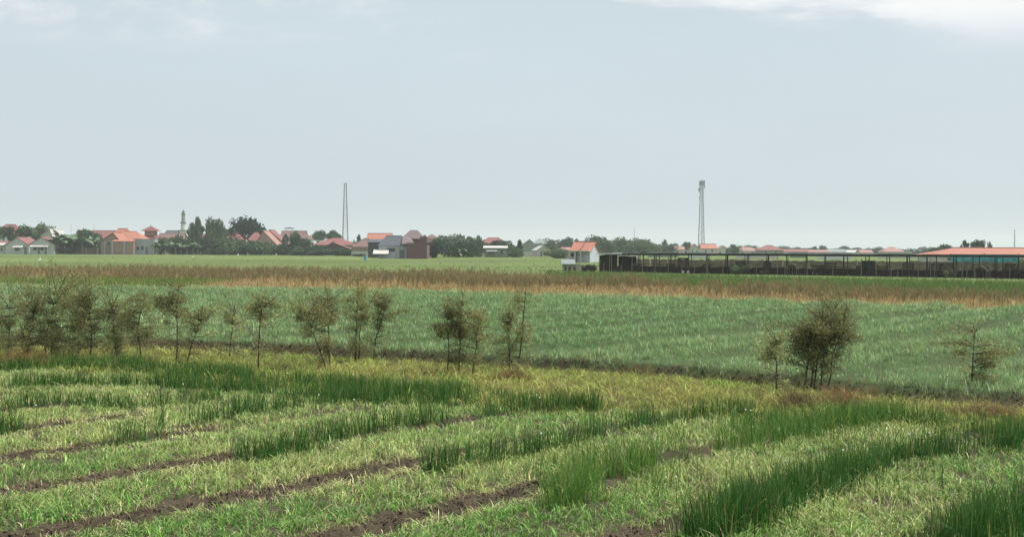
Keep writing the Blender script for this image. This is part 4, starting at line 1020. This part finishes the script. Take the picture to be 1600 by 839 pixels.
def crown(kind, seed, n=2600, leaf=.14):
    key = (kind, seed)
    if key not in _crowns:
        C, v, tone = crown_mesh(seed, kind, n)
        _crowns[key] = leaf_quads('crown_' + kind, C, np.random.default_rng(seed).uniform(.6, 1.35, n) * leaf, np.clip(tone, .05, 2.0), TLEAF, 1.5, up=v * 0.9)
    return _crowns[key]
_trunks = {}
def trunk_mesh(seed):
    if seed not in _trunks:
        r = random.Random(seed); m = MB()
        m.tube([(0, 0, -.03), (r.gauss(0, .01), r.gauss(0, .01), .3), (r.gauss(0, .03), r.gauss(0, .03), .62)], [.05, .038, .026], 7)
        for _ in range(6):
            a = r.uniform(0, 6.28); z = r.uniform(.3, .6)
            m.tube([(0, 0, z), (.14 * math.cos(a), .14 * math.sin(a), z + .14), (.32 * math.cos(a), .32 * math.sin(a), z + .26)], [.024, .016, .006], 5)
        _trunks[seed] = m.mesh('trunk', TBARK)
    return _trunks[seed]
_ti = 0
def tree(label, x, yt, w_px, yb, D, kind='round', col=(78, 100, 72), name='tree', cat='tree', group='trees and bushes around the village', depth=None):
    """crown from row yt down to row yb, w_px wide, at distance D"""
    global _ti; _ti += 1
    g = at(x, 400, D); z0 = float(terrain_rise(D)); zt = at(x, yt, D).z - z0; zb = max(at(x, yb, D).z - z0, 0.0); s = spx(D)
    r = empty(name, (g.x, D, z0), random.uniform(0, 6.28) if kind != 'hedge' else 0.0); tag(r, label, cat, group)
    co = link('crown', crown(kind, 100 + _ti % 4 + {'round': 0, 'dome': 10, 'feather': 20, 'hedge': 30}[kind]), r, (0, 0, zb)); co['kind'] = 'stuff'
    co.scale = (w_px * s * .58, depth or w_px * s * .58, (zt - zb) * 1.04); co.color = (*alb(*col), 1)
    tk = link('trunk', trunk_mesh(_ti % 3), r); q = max(zt * .95, .6); tk.scale = (min(w_px * s * .55, q), min(w_px * s * .55, q), q)
    return r
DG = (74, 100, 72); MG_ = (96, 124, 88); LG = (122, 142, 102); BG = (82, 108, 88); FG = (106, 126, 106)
TREES = [
 ('dark round tree at the far left edge below the red roof', 5, 355, 26, 372, 405, 'round', DG),
 ('dark round tree between the two leftmost gable roofs', 34, 355, 36, 378, 410, 'round', DG),
 ('light green tree behind the white sheet roof', 66, 352, 30, 376, 440, 'round', LG),
 ('dark bush mass between banana grove and orange house', 140, 362, 34, 394, 402, 'round', DG),
 ('low bush under the banana grove, far left', 100, 386, 44, 398, 392, 'hedge', DG),
 ('feathery casuarina left of the broad pale tree by the minaret', 310, 343, 20, 380, 420, 'feather', MG_),
 ('slim feathery tree touching the casuarina by the minaret', 301, 351, 14, 378, 425, 'feather', MG_),
 ('tall mid-green tree with loose top right of the casuarina', 335, 345, 27, 385, 418, 'round', MG_),
 ('huge dark dome-shaped tree, the largest in the village', 380, 343, 56, 378, 440, 'dome', (44, 66, 60)),
 ('dark tree standing before the loose-topped tree', 331, 367, 30, 398, 392, 'round', DG),
 ('bush with red roof on its right before the dome-shaped tree', 362, 374, 44, 400, 384, 'round', MG_),
 ('low green bush right of the egret beneath the dome-shaped tree', 402, 379, 40, 400, 382, 'round', MG_),
 ('light green bushes below the tall pink roof slope', 428, 384, 26, 400, 378, 'hedge', LG),
 ('dense green tree right of the slanting pink roofs', 458, 366, 28, 400, 380, 'round', BG),
 ('round green bush touching the right side of the grey concrete house', 252, 374, 22, 399, 391, 'round', MG_),
 ('wide dark bush behind the middle of the minaret grove', 272, 372, 36, 398, 400, 'hedge', DG),
 ('wide dark bush at the right end of the minaret grove', 306, 374, 40, 398, 398, 'hedge', DG),
 ('bush filling the gap left of the dome-shaped tree foot', 345, 379, 34, 400, 388, 'round', DG),
 ('rounded bush right under the dome-shaped tree', 382, 378, 40, 400, 390, 'round', DG),
 ('dark bush left of the dense green tree by the pink roofs', 440, 382, 26, 401, 378, 'hedge', DG),
 ('rounded bush right of the dense green tree by the pink roofs', 474, 374, 26, 401, 384, 'round', MG_),
 ('dark tall bush right before the yard wall at the far left grove', 118, 370, 50, 396, 398, 'hedge', DG),
 ('dark bush in the middle of the bushes right of the maroon block', 724, 380, 40, 402, 316, 'hedge', DG),
 ('low dark bush below the white-walled house with brown roof', 486, 385, 44, 402, 372, 'hedge', DG),
 ('pale round tree left of the slim left mast', 498, 361.5, 20, 376, 470, 'dome', BG),
 ('pale round tree at the foot of the slim left mast', 522, 361.5, 22, 376, 470, 'dome', BG),
 ('small dark treetop right of the slim left mast', 561, 368, 6, 382, 440, 'feather', DG),
 ('clipped hedge in front of the dark-fronted gable', 530, 390, 50, 404, 350, 'hedge', (70, 98, 66)),
 ('dark hedge left of the clipped hedge below the long red roof', 484, 391, 52, 404, 352, 'hedge', DG),
 ('small bush at the end of the pale garden wall', 561, 397, 18, 405, 330, 'hedge', DG),
 ('dark bush beside the maroon block right side', 681, 378, 26, 402, 298, 'round', (56, 76, 76)),
 ('broad grey-green tree second right of the maroon block', 706, 370, 48, 402, 320, 'round', FG),
 ('bushy tree left of the open grey farm shed', 740, 374, 36, 402, 330, 'round', MG_),
 ('two-tufted small tree above the bushes left of the red hipped roof', 734, 371, 14, 386, 430, 'round', DG),
 ('tiny tuft tree just left of the red hipped roof', 748, 369, 7, 380, 460, 'round', DG),
 ('bush mass behind the open grey farm shed', 772, 378, 46, 400, 345, 'round', DG),
 ('leafy bush right of the open grey farm shed', 800, 385, 24, 404, 322, 'round', MG_),
 ('upright dark tree left of the small white gable house', 812, 377, 12, 402, 350, 'feather', DG),
 ('low shrubs left of the upright dark tree', 806, 392, 20, 404, 320, 'hedge', MG_),
 ('grey-green shrubs right of the small white gable house', 868, 390, 34, 403, 300, 'hedge', LG),
 ('long flat far trees right of the small white gable house', 872, 375, 40, 392, 560, 'hedge', BG),
 ('far dark tree left above the bright orange roof', 891, 373, 22, 391, 540, 'round', BG),
 ('wide far tree right behind the bright orange roof', 934, 371.5, 46, 396, 430, 'dome', MG_),
 ('wide far tree second behind the shed left end', 967, 374, 42, 397, 440, 'dome', MG_),
 ('wide far tree third behind the shed, under the hair-thin mast', 1005, 375.5, 44, 397, 450, 'dome', MG_),
 ('low grey-green tree fourth in the line behind the shed', 1041, 383, 26, 397, 470, 'hedge', FG),
 ('tiny wispy tree left of the tall right-hand mast', 1039, 376, 8, 390, 480, 'feather', MG_),
 ('small round tree just left of the tall right-hand mast', 1073, 379, 10, 390, 520, 'round', BG),
 ('small round tree between far red roofs right of the tall mast', 1146, 382.5, 8, 392, 540, 'round', DG),
 ('green bush in front of far red roofs right of the tall mast', 1146, 387, 18, 398, 480, 'hedge', MG_),
 ('far flat tree right of the large hipped roof', 1247, 387, 12, 395, 600, 'dome', FG),
 ('far slim tree left of a flat-topped one over the shed', 1272, 385.5, 6, 394, 620, 'round', BG),
 ('far flat-topped tree over the shed middle right', 1285, 384.5, 14, 394, 620, 'dome', FG),
 ('far broad grey tree over the grey low roof', 1318, 385.5, 22, 395, 640, 'dome', FG),
 ('far grey tree right of the broad grey tree', 1338, 387.5, 18, 395, 660, 'dome', FG),
 ('far low tree left of the pale pink hipped roof', 1367, 387, 22, 396, 640, 'hedge', FG),
 ('far low tree right of the pale pink hipped roof', 1420, 390, 20, 397, 660, 'hedge', FG),
 ('low far hedge behind the small grey gable at the mast foot', 1088, 385, 44, 396, 640, 'hedge', FG),
 ('low far trees right of the low red gable roof', 1166, 384.5, 30, 396, 640, 'hedge', FG),
 ('low far trees behind the large hipped roof', 1214, 386, 40, 396, 660, 'hedge', FG),
 ('low far trees above the long thin red roof', 1258, 388, 36, 397, 680, 'hedge', FG),
 ('low far trees above the whitish low roof', 1340, 389.5, 60, 398, 690, 'hedge', FG),
 ('low far trees left of the long orange roof end', 1446, 389.5, 44, 398, 560, 'hedge', BG),
 ('low trees between slate roof house and round trees', 566, 376, 30, 396, 400, 'hedge', MG_),
 ('low trees right of the small white gable house roof', 855, 382, 24, 397, 420, 'hedge', MG_),
 ('far dark dome tree at the left end of the long orange roof', 1474, 383.5, 36, 396, 330, 'dome', BG),
 ('spiky tree left of three above the long orange roof', 1508, 377.5, 11, 395, 300, 'feather', DG),
 ('bushy dark tree in the middle of three above the long orange roof', 1528, 376.5, 17, 395, 300, 'round', DG),
 ('small tufted tree rightmost of three above the long orange roof', 1546, 379, 6, 395, 300, 'round', DG),
]
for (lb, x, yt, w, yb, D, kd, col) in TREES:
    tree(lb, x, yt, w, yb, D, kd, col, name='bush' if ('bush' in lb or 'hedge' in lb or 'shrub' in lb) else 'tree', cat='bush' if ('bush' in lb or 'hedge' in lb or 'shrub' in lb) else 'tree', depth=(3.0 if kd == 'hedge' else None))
# far tree belt closing the plain: one hazy mass
bc, bv, bt, bs = [], [], [], []
for i in range(64):
    D = random.uniform(760, 1500); hw = D * .47; x = -hw + 2 * hw * (i + random.random()) / 64; hgt = random.uniform(3.5, 6.5) * (1 if x < 120 else .75)
    C, v, tone = crown_mesh(400 + i % 9, 'hedge' if i % 2 else 'dome', 420); w = random.uniform(8, 20)
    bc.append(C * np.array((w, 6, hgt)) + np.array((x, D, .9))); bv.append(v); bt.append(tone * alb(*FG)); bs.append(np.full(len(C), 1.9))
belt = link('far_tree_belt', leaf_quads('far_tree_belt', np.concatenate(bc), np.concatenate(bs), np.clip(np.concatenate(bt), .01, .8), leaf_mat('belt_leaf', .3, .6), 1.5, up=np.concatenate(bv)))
tag(belt, 'thin hazy belt of far trees along the horizon', 'trees', kind='stuff')

# ------------------------------------------------------------------ banana plants
BLEAF = paint('banana_leaf', alb(92, 122, 82), 0.22, 0.8, 0.45); BSTEM = paint('banana_stem', alb(126, 134, 100), 0.2, 2.0, 0.6)
def banana_leaf(seed):
    r = random.Random(seed); L = r.uniform(2.2, 3.0); n = 7; m = MB(); arch = r.uniform(.5, 1.2); pts = []
    for i in range(n):
        u = i / (n - 1); pts.append((L * .62 * u ** 1.15, L * (.95 * u - arch * .72 * u * u)))
    for i in range(n - 1):
        u0_, u1_ = i / (n - 1), (i + 1) / (n - 1); w0, w1 = [.5 * math.sin(math.pi * min(1, q * .92 + .06)) ** .7 for q in (u0_, u1_)]
        (a0, b0), (a1, b1) = pts[i], pts[i + 1]
        for sg in (-1, 1):
            q = [(a0, 0, b0), (a1, 0, b1), (a1, sg * w1, b1 - .12 * w1 - r.uniform(0, .1)), (a0, sg * w0, b0 - .12 * w0)]
            m.poly(q if sg < 0 else q[::-1])
    return m.mesh('leaf', BLEAF, True)
BL = [banana_leaf(i) for i in range(6)]
bst = MB().tube([(0, 0, -.1), (.03, .02, .8), (0, 0, 1.5)], [.2, .16, .1], 8).mesh('stem', BSTEM)
def banana(label, x, D, ytop, k):
    g = at(x, 400, D); z0 = float(terrain_rise(D)); H = at(x, ytop, D).z - z0; s = H / 3.3
    r = empty('banana_plant', (g.x, D, z0), random.uniform(0, 6.28)); r.scale = (s, s, s); tag(r, label, 'banana plant', 'banana plants at the village edge')
    link('stem', bst, r)
    for i in range(9):
        o = link('leaf', BL[(i + k) % 6], r, (0, 0, 1.35)); o.rotation_euler = (0, random.uniform(-.35, .25), i * 2.4 + random.uniform(-.3, .3)); o['_'] = 0; del o['_']
words = ['first', 'second', 'third', 'fourth', 'fifth', 'sixth', 'seventh', 'eighth', 'ninth', 'tenth', 'eleventh']
for i, (x, yt) in enumerate([(88, 361), (95, 355), (101, 366), (107, 360), (113, 357), (118, 368), (122, 364), (129, 360), (136, 372), (147, 366), (152, 372)]):
    banana('%s banana plant from the left in the far left grove' % words[i], x, 390 + (i * 7) % 12, yt, i)
for i, (x, yt) in enumerate([(247, 374), (256, 372), (265, 378), (274, 372), (283, 375), (292, 379), (301, 373), (310, 378), (320, 380)]):
    banana('%s banana plant from the left in the grove below the minaret' % words[i], x, 386 + (i * 5) % 11, yt, i + 3)
for i, (x, yt) in enumerate([(412, 382), (437, 384), (722, 384), (784, 389), (795, 392)]):
    banana(['banana plant left below the tall pink roof slope', 'banana plant below the dark-edged red roof', 'banana plant in the bushes right of the maroon block', 'banana plant before the open grey farm shed', 'banana plant right of the open grey farm shed'][i], x, (378, 376, 312, 314, 316)[i], yt, i)

# ================================================================== netted farm shed on the right
SH0 = ground_at(936, 425); SH1 = ground_at(1600, 435.5)
ax = (SH1 - SH0); ax.z = 0; Lvis = ax.length; ax.normalize(); ang = math.atan2(ax.y, ax.x); LEN = Lvis + 14
shed = empty('netted_shed', (SH0.x, SH0.y, 0), ang)
tag(shed, 'long low shed with dark flat roof, black netting and bamboo posts', 'shed')
RD = paint('shed_roof_dark', alb(56, 66, 60), 0.15, 0.5, 0.7); NETB = sheet_mat('black_netting', alb(66, 59, 55), .15); NETG = sheet_mat('brown_netting', alb(204, 198, 182), .5)
BAM = paint('bamboo_pale', alb(142, 136, 122), 0.25, 5.0, 0.7); POSTD = paint('post_dark', alb(56, 58, 56), 0.2, 3.0, 0.8)
RH = 2.32; DEP = 4.2
def shed_x(px):      # length along the shed front seen at picture column px
    d = ray(px, 430); q = d.x / d.y
    return (q * SH0.y - SH0.x) / (ax.x - q * ax.y)
# roof in sheets
nsh = 26; st = LEN / nsh
for i in range(1, nsh):
    x0_ = 1.2 + i * (LEN - 1.2) / nsh; x1_ = x0_ + (LEN - 1.2) / nsh - .015; dz = random.uniform(-.02, .02)
    MB().slab([(x0_, -.5, RH + dz), (x1_, -.5, RH + dz), (x1_, DEP + .3, RH - .03 + dz), (x0_, DEP + .3, RH - .03 + dz)], .10).build('roof_sheet', RD, shed)
MB().slab([(-.1, -.5, RH - .12), (2.4, -.5, RH - .12), (2.4, DEP, RH - .02), (-.1, DEP, RH - .02)], .06).build('roof_sheet', ROOF['grey'], shed)['label'] = 'light grey roof sheet at the left end'
MB().box(1.2, LEN, -.46, -.38, RH - .26, RH - .11).build('eave_beam', POSTD, shed)
# netting: front skirt in panels, back wall higher, both sagging
def net(name, x0_, x1_, y, h0, h1, mat):
    m = MB(); n = max(2, int((x1_ - x0_) / .45)); top = []
    for i in range(n + 1):
        x = x0_ + (x1_ - x0_) * i / n; top.append((x, y + random.gauss(0, .035), random.uniform(h0, h1) - .06 * math.sin(math.pi * i / n)))
    for i in range(n):
        a_, b_ = top[i], top[i + 1]
        m.prism([(a_[0], a_[1], -.1), (b_[0], b_[1], -.1), (b_[0], b_[1] + .03, -.1), (a_[0], a_[1] + .03, -.1)], [a_, b_, (b_[0], b_[1] + .03, b_[2]), (a_[0], a_[1] + .03, a_[2])])
    return m.build(name, mat, shed)
x = 0.0
while x < LEN:
    w = random.uniform(1.8, 3.0); net('net_panel', x, min(x + w - .04, LEN), 0, .72, .86, NETB); x += w
x = 2.0
while x < LEN:
    w = random.uniform(2.0, 3.2); net('net_panel', x, min(x + w - .04, LEN), DEP + .9, 1.52, 1.68, NETG); x += w
net('net_panel', .0, 1.7, .1, 1.88, 1.96, NETB); net('net_panel', .3, 2.8, DEP - .2, 1.9, 2.0, NETB)
m = MB(); m.prism([(0, .1, -.1), (.05, .1, -.1), (.05, DEP, -.1), (0, DEP, -.1)], [(0, .1, 2.0), (.05, .1, 2.0), (.05, DEP, 2.05), (0, DEP, 2.05)]); m.build('end_net', NETB, shed)
# roof posts and thin bamboo poles
i = 0; x = 1.3
while x < LEN:
    MB().tube([(x, -.2, -.1), (x + random.gauss(0, .03), -.2, RH - .1)], .055, 6).build('roof_post', POSTD, shed)
    MB().tube([(x + .4, DEP - .1, -.1), (x + .4 + random.gauss(0, .03), DEP - .1, RH - .1)], .05, 6).build('roof_post', POSTD, shed)
    if random.random() < .6: MB().tube([(x + 1.1, DEP * .5, -.1), (x + 1.1 + random.gauss(0, .04), DEP * .5, RH - .1)], .04, 6).build('roof_post', POSTD, shed)
    x += random.uniform(2.0, 2.8)
poles = [939, 946, 955, 958, 973, 990, 1007, 1026, 1046, 1067, 1087, 1106, 1109, 1132, 1150, 1172, 1184, 1217, 1229, 1240, 1263, 1271, 1303, 1348, 1371, 1394, 1405, 1437, 1456, 1462, 1505, 1511, 1525, 1548, 1579, 1596]
for j, px in enumerate(poles):
    xx = shed_x(px); hgt = random.choice([1.0, 1.1, 1.25, 1.4, 1.9, 2.1]) if j not in (3, 2) else 2.25
    ln = random.gauss(0, .05) + (.16 if random.random() < .15 else 0)
    MB().tube([(xx, -.32 - random.random() * .15, -.15), (xx + ln, -.34, hgt)], [.042, .036], 6).build('bamboo_pole', BAM, shed)
for a_, b_ in ((6, 11), (16, 20), (27, 31)):
    MB().tube([(a_, -.3, 1.0 + random.gauss(0, .05)), (b_, -.3, .98 + random.gauss(0, .05))], .03, 5).build('rail', POSTD, shed)
def on_shed(px, dy):
    p = Vector((SH0.x, SH0.y, 0)) + ax * shed_x(px) + Vector((-ax.y, ax.x, 0)) * dy
    return Vector((p.x, p.y, 0.0))
# turquoise sheets hung behind the shed
TQ = sheet_mat('turquoise_tarp', alb(130, 214, 212), .45); TB = paint('bluegrey_tarp', alb(96, 124, 130), 0.12, 1.0, 0.5)
def tarp(label, px0, px1, dy, z0_, z1_, mat):
    a_, b_ = on_shed(px0, dy), on_shed(px1, dy); c_ = (a_ + b_) / 2; r = (b_ - a_).length
    m = MB(); n = 16
    for i in range(n):
        q0, q1 = -r / 2 + r * i / n, -r / 2 + r * (i + 1) / n; w0, w1 = .09 * math.sin(i * 1.3), .09 * math.sin((i + 1) * 1.3)
        m.prism([(q0, w0, 0), (q1, w1, 0), (q1, w1 + .02, 0), (q0, w0 + .02, 0)], [(q0, w0 * .3, z1_), (q1, w1 * .3, z1_), (q1, w1 * .3 + .02, z1_), (q0, w0 * .3 + .02, z1_)])
    r_ = empty('tarp', (c_.x, c_.y, z0_), ang); tag(r_, label, 'tarp'); m.build('sheet', mat, r_)
    for q in (-r / 2, 0, r / 2): MB().tube([(q, .06, -z0_ - .1), (q, .06, z1_ + .1)], .04, 5).build('post', BAM, r_)
tarp('long turquoise tarp hanging behind the shed under the orange roof', 1455, 1566, DEP + 2.2, .95, 1.4, TQ)
tarp('short blue-grey tarp hanging behind the shed, left of the turquoise one', 1326, 1348, DEP - .6, .4, 1.2, TB)
# clutter along the netting
SACK = paint('white_sack', alb(222, 224, 218), 0.08, 3.0, 0.8)
sackm = MB().lathe([(.05, 0), (.26, .03), (.30, .16), (.26, .3), (.08, .36), (.05, .44), (.1, .48)], 9).mesh('sack', SACK, True)
for px, dy, lb in ((1072, -.9, 'left white sack lying before the netting below the mast'), (1080, -.8, 'right white sack lying before the netting below the mast')):
    o = link('sack', sackm, None, on_shed(px, dy) + Vector((0, 0, .26))); o.rotation_euler = (1.5, .2, random.random()); o.scale = (.6, .6, .6); o.location.z = .15; tag(o, lb, 'sack', 'white sacks before the netting')
def hood(label, px, w, h):
    p = on_shed(px, -.7); m = MB(); n = 8
    pts = [(-w / 2 + w * i / n, 0, h * math.sin(math.pi * (.12 + .76 * i / n)) ** .6) for i in range(n + 1)]
    for a_, b_ in zip(pts[:-1], pts[1:]):
        m.prism([(a_[0], -.35, a_[2]), (b_[0], -.35, b_[2]), (b_[0], .35, b_[2]), (a_[0], .35, a_[2])], [(a_[0], -.35, a_[2] + .07), (b_[0], -.35, b_[2] + .07), (b_[0], .35, b_[2] + .07), (a_[0], .35, a_[2] + .07)])
    r = empty('thatch_hood', tuple(p), ang); tag(r, label, 'shelter', 'small thatch hoods before the netting'); m.build('thatch', paint('thatch_pale', alb(150, 142, 122), .25, 6, .95), r)
    for q in (-w * .4, w * .4):
        for yy in (-.28, .28): MB().tube([(q, yy, -.1), (q, yy, h * .74)], .025, 5).build('post', BAM, r)
hood('small pale thatch hood before the netting, middle of the shed', 1243, 1.3, 1.2); hood('curved pale thatch hood before the netting, right end', 1536, 1.4, 1.15)
def shed_bush(label, px, dy, w, h, col, kd='hedge'):
    global _ti; _ti += 1
    p = on_shed(px, dy); r = empty('bush', tuple(p)); tag(r, label, 'bush', 'bushes along the netting')
    co = link('crown', crown(kd, 100 + _ti % 4 + (30 if kd == 'hedge' else 0)), r); co['kind'] = 'stuff'; co.scale = (w / 2, w / 2, h); co.color = (*alb(*col), 1)
    tk = link('trunk', trunk_mesh(_ti % 3), r); tk.scale = (w * .4, w * .4, h)
shed_bush('leafy bush growing in front of the netting left of the shed middle', 1162, -1.0, 1.9, .95, (120, 134, 92)); shed_bush('pale leafy plants before the netting near the right end', 1488, -.9, 1.2, .75, (136, 144, 116))
shed_bush('small weedy bush before the netting right of the white sacks', 1200, -.9, .9, .5, (120, 128, 92)); shed_bush('green tree behind the shed roof at the right picture edge', 1582, DEP + 2.2, 2.2, 1.75, (112, 138, 80), 'round'); shed_bush('dark scrub inside the netting at the right picture edge', 1600, -.6, 1.2, 1.0, (70, 78, 60))
shed_bush('dark tangled scrub left of the netted shed', 920, -.4, 2.2, .85, (74, 78, 64)); shed_bush('greyish reeds between orange-roofed house and shed', 922, 4.0, 2.0, 1.5, (118, 130, 112))

# whitewashed pump house left of the shed
p = ground_at(893, 426); ph_ = empty('pump_house', tuple(p)); tag(ph_, 'low whitewashed brick hut with dark openings left of the shed', 'hut')
s = spx(p.y); X = lambda x: (x - 893) * s; Zp = lambda y: at(893, y, p.y).z - p.z
WW = paint('whitewash', alb(176, 174, 158), .2, 2.0, .9)
w = MB()
for a_, b_ in ((879, 881.5), (885.5, 888), (892, 895), (900, 908.5)): w.box(X(a_), X(b_), -.12, .12, -.1, Zp(416.5))
w.box(X(879), X(908.5), -.12, .12, Zp(416.5), Zp(412)); w.box(X(879), X(880.5), .12, 1.4, -.1, Zp(412)); w.box(X(907), X(908.5), .12, 1.4, -.1, Zp(412)); w.box(X(880.5), X(907), 1.25, 1.4, -.1, Zp(412))
w.build('wall', WW, ph_)
MB().slab([(X(877), -.4, Zp(412.5)), (X(899), -.4, Zp(412.5)), (X(899), 1.5, Zp(405.5)), (X(877), 1.5, Zp(405.5))], .06).build('roof', ROOF['grey'], ph_)

# stored stuff inside the shed, glimpsed under the roof
CRT = paint('crate_grey', alb(120, 112, 100), .25, 2.0, .9); 
for j in range(16):
    px = 985 + j * 38 + random.uniform(-12, 12); p = on_shed(px, random.uniform(1.2, 3.0)); w_, h_ = random.uniform(.6, 1.3), random.uniform(1.0, 1.7)
    r = empty('crate_stack', tuple(p), ang + random.uniform(-.2, .2)); tag(r, '%s grey crate stack from the left, half hidden inside the netted shed' % ['first', 'second', 'third', 'fourth', 'fifth', 'sixth', 'seventh', 'eighth', 'ninth', 'tenth', 'eleventh', 'twelfth', 'thirteenth', 'fourteenth', 'fifteenth', 'sixteenth'][j], 'crate stack', 'crate stacks inside the shed')
    z_ = 0.0; q = 0
    while z_ < h_ - .2:
        sx_ = random.uniform(-.05, .05); m = MB(); wl = w_ / 2
        for k in range(3): m.box(-wl + sx_, wl + sx_, -.3, -.27, z_ + .02 + k * .12, z_ + .10 + k * .12); m.box(-wl + sx_, wl + sx_, .27, .3, z_ + .02 + k * .12, z_ + .10 + k * .12)
        m.box(-wl + sx_, -wl + .03 + sx_, -.27, .27, z_ + .02, z_ + .34); m.box(wl - .03 + sx_, wl + sx_, -.27, .27, z_ + .02, z_ + .34); m.box(-wl + .03 + sx_, wl - .03 + sx_, -.27, .27, z_ + .02, z_ + .05)
        m.build('crate', CRT, r); z_ += .36

# ------------------------------------------------------------------ egrets in the field
EGW = paint('egret_white', alb(236, 238, 230), 0.04, 5.0, 0.8); EGB = paint('egret_bill', alb(196, 160, 80), 0.1, 9.0, 0.5); EGL = paint('egret_leg', alb(60, 58, 54), 0.1, 9.0, 0.6)
bm_ = MB()
bm_.tube([(-.26, 0, .36), (-.16, 0, .42), (0, 0, .48), (.12, 0, .56), (.17, 0, .66), (.13, 0, .76), (.15, 0, .86), (.21, 0, .90), (.25, 0, .895)], [.02, .075, .115, .085, .04, .028, .026, .036, .02], 9)
body = bm_.mesh('body', EGW, True)
bill = MB().tube([(.245, 0, .895), (.37, 0, .875)], [.014, .003], 5).mesh('bill', EGB)
legm = MB().tube([(0, 0, -.02), (.02, 0, .2), (-.01, 0, .42)], .012, 5).mesh('leg', EGL)
for (x, y, rz, sc, lb) in [(62, 411, 1.2, 1.1, 'white egret nearest the left edge in the green field'), (301, 406, .4, 1.0, 'white egret below the minaret grove, left one'), (331, 404.5, 2.6, .8, 'small white egret below the loose-topped tree'), (372, 402.5, 1.4, 1.15, 'white egret standing under the dome-shaped tree'), (429, 403, .2, .9, 'left white egret of the pair under the pink roof slope'), (432, 400.5, 2.0, 1.0, 'right white egret of the pair under the pink roof slope'), (720, 402.5, 2.9, 1.35, 'white egret between the maroon block and open grey shed'), (819, 405.5, 1.0, .6, 'small white egret right of the open grey shed')]:
    g = ground_at(x, y); r = empty('egret', (g.x, g.y, g.z), rz); r.scale = (sc, sc, sc); tag(r, lb, 'egret', 'white egrets in the green field')
    link('body', body, r); link('bill', bill, r); link('leg', legm, r, (.01, .04, 0)); link('leg', legm, r, (.03, -.04, 0))
# blue drum by the garden wall
g = ground_at(571, 407); r = empty('drum', tuple(g)); tag(r, 'small blue drum at the field edge below the garden wall', 'drum')
MB().lathe([(.30, 0), (.32, .05), (.30, .3), (.33, .33), (.30, .36), (.30, .62), (.33, .65), (.30, .68), (.31, .95), (.28, .97)], 12).build('body', paint('drum_blue', alb(110, 170, 206), .08, 2, .5), r)
MB().lathe([(.27, .97), (.27, 1.02), (.1, 1.03)], 12).build('lid', paint('drum_lid', alb(60, 90, 120), .08, 2, .5), r)
# white sacks under the white house awning
for px, py, lb in ((603, 402.5, 'left white sack under the awning of the slate-roofed house'), (611, 402.8, 'right white sack under the awning of the slate-roofed house')):
    g = ground_at(px, py); o = link('sack', sackm, None, g); o.location.y -= 1; o.scale = (2.2, 2.2, 2.4); tag(o, lb, 'sack', 'white sacks under the awning')

# ================================================================== haze
HZ = 52.0
hb = MB().box(-3900, 3900, -500, 3900, -1.5, HZ)
hm = bpy.data.materials.new('haze_air'); hm.use_nodes = True; t = hm.node_tree
for n_ in list(t.nodes): t.nodes.remove(n_)
o_ = N(t, 'ShaderNodeOutputMaterial'); v_ = N(t, 'ShaderNodeVolumePrincipled')
v_.inputs['Color'].default_value = (.93, .97, 1.0, 1); v_.inputs['Density'].default_value = 0.00024; v_.inputs['Anisotropy'].default_value = 0.2
t.links.new(v_.outputs[0], o_.inputs['Volume'])
hz = hb.build('haze', hm); hz['kind'] = 'stuff'
hz.display_type = 'WIRE'
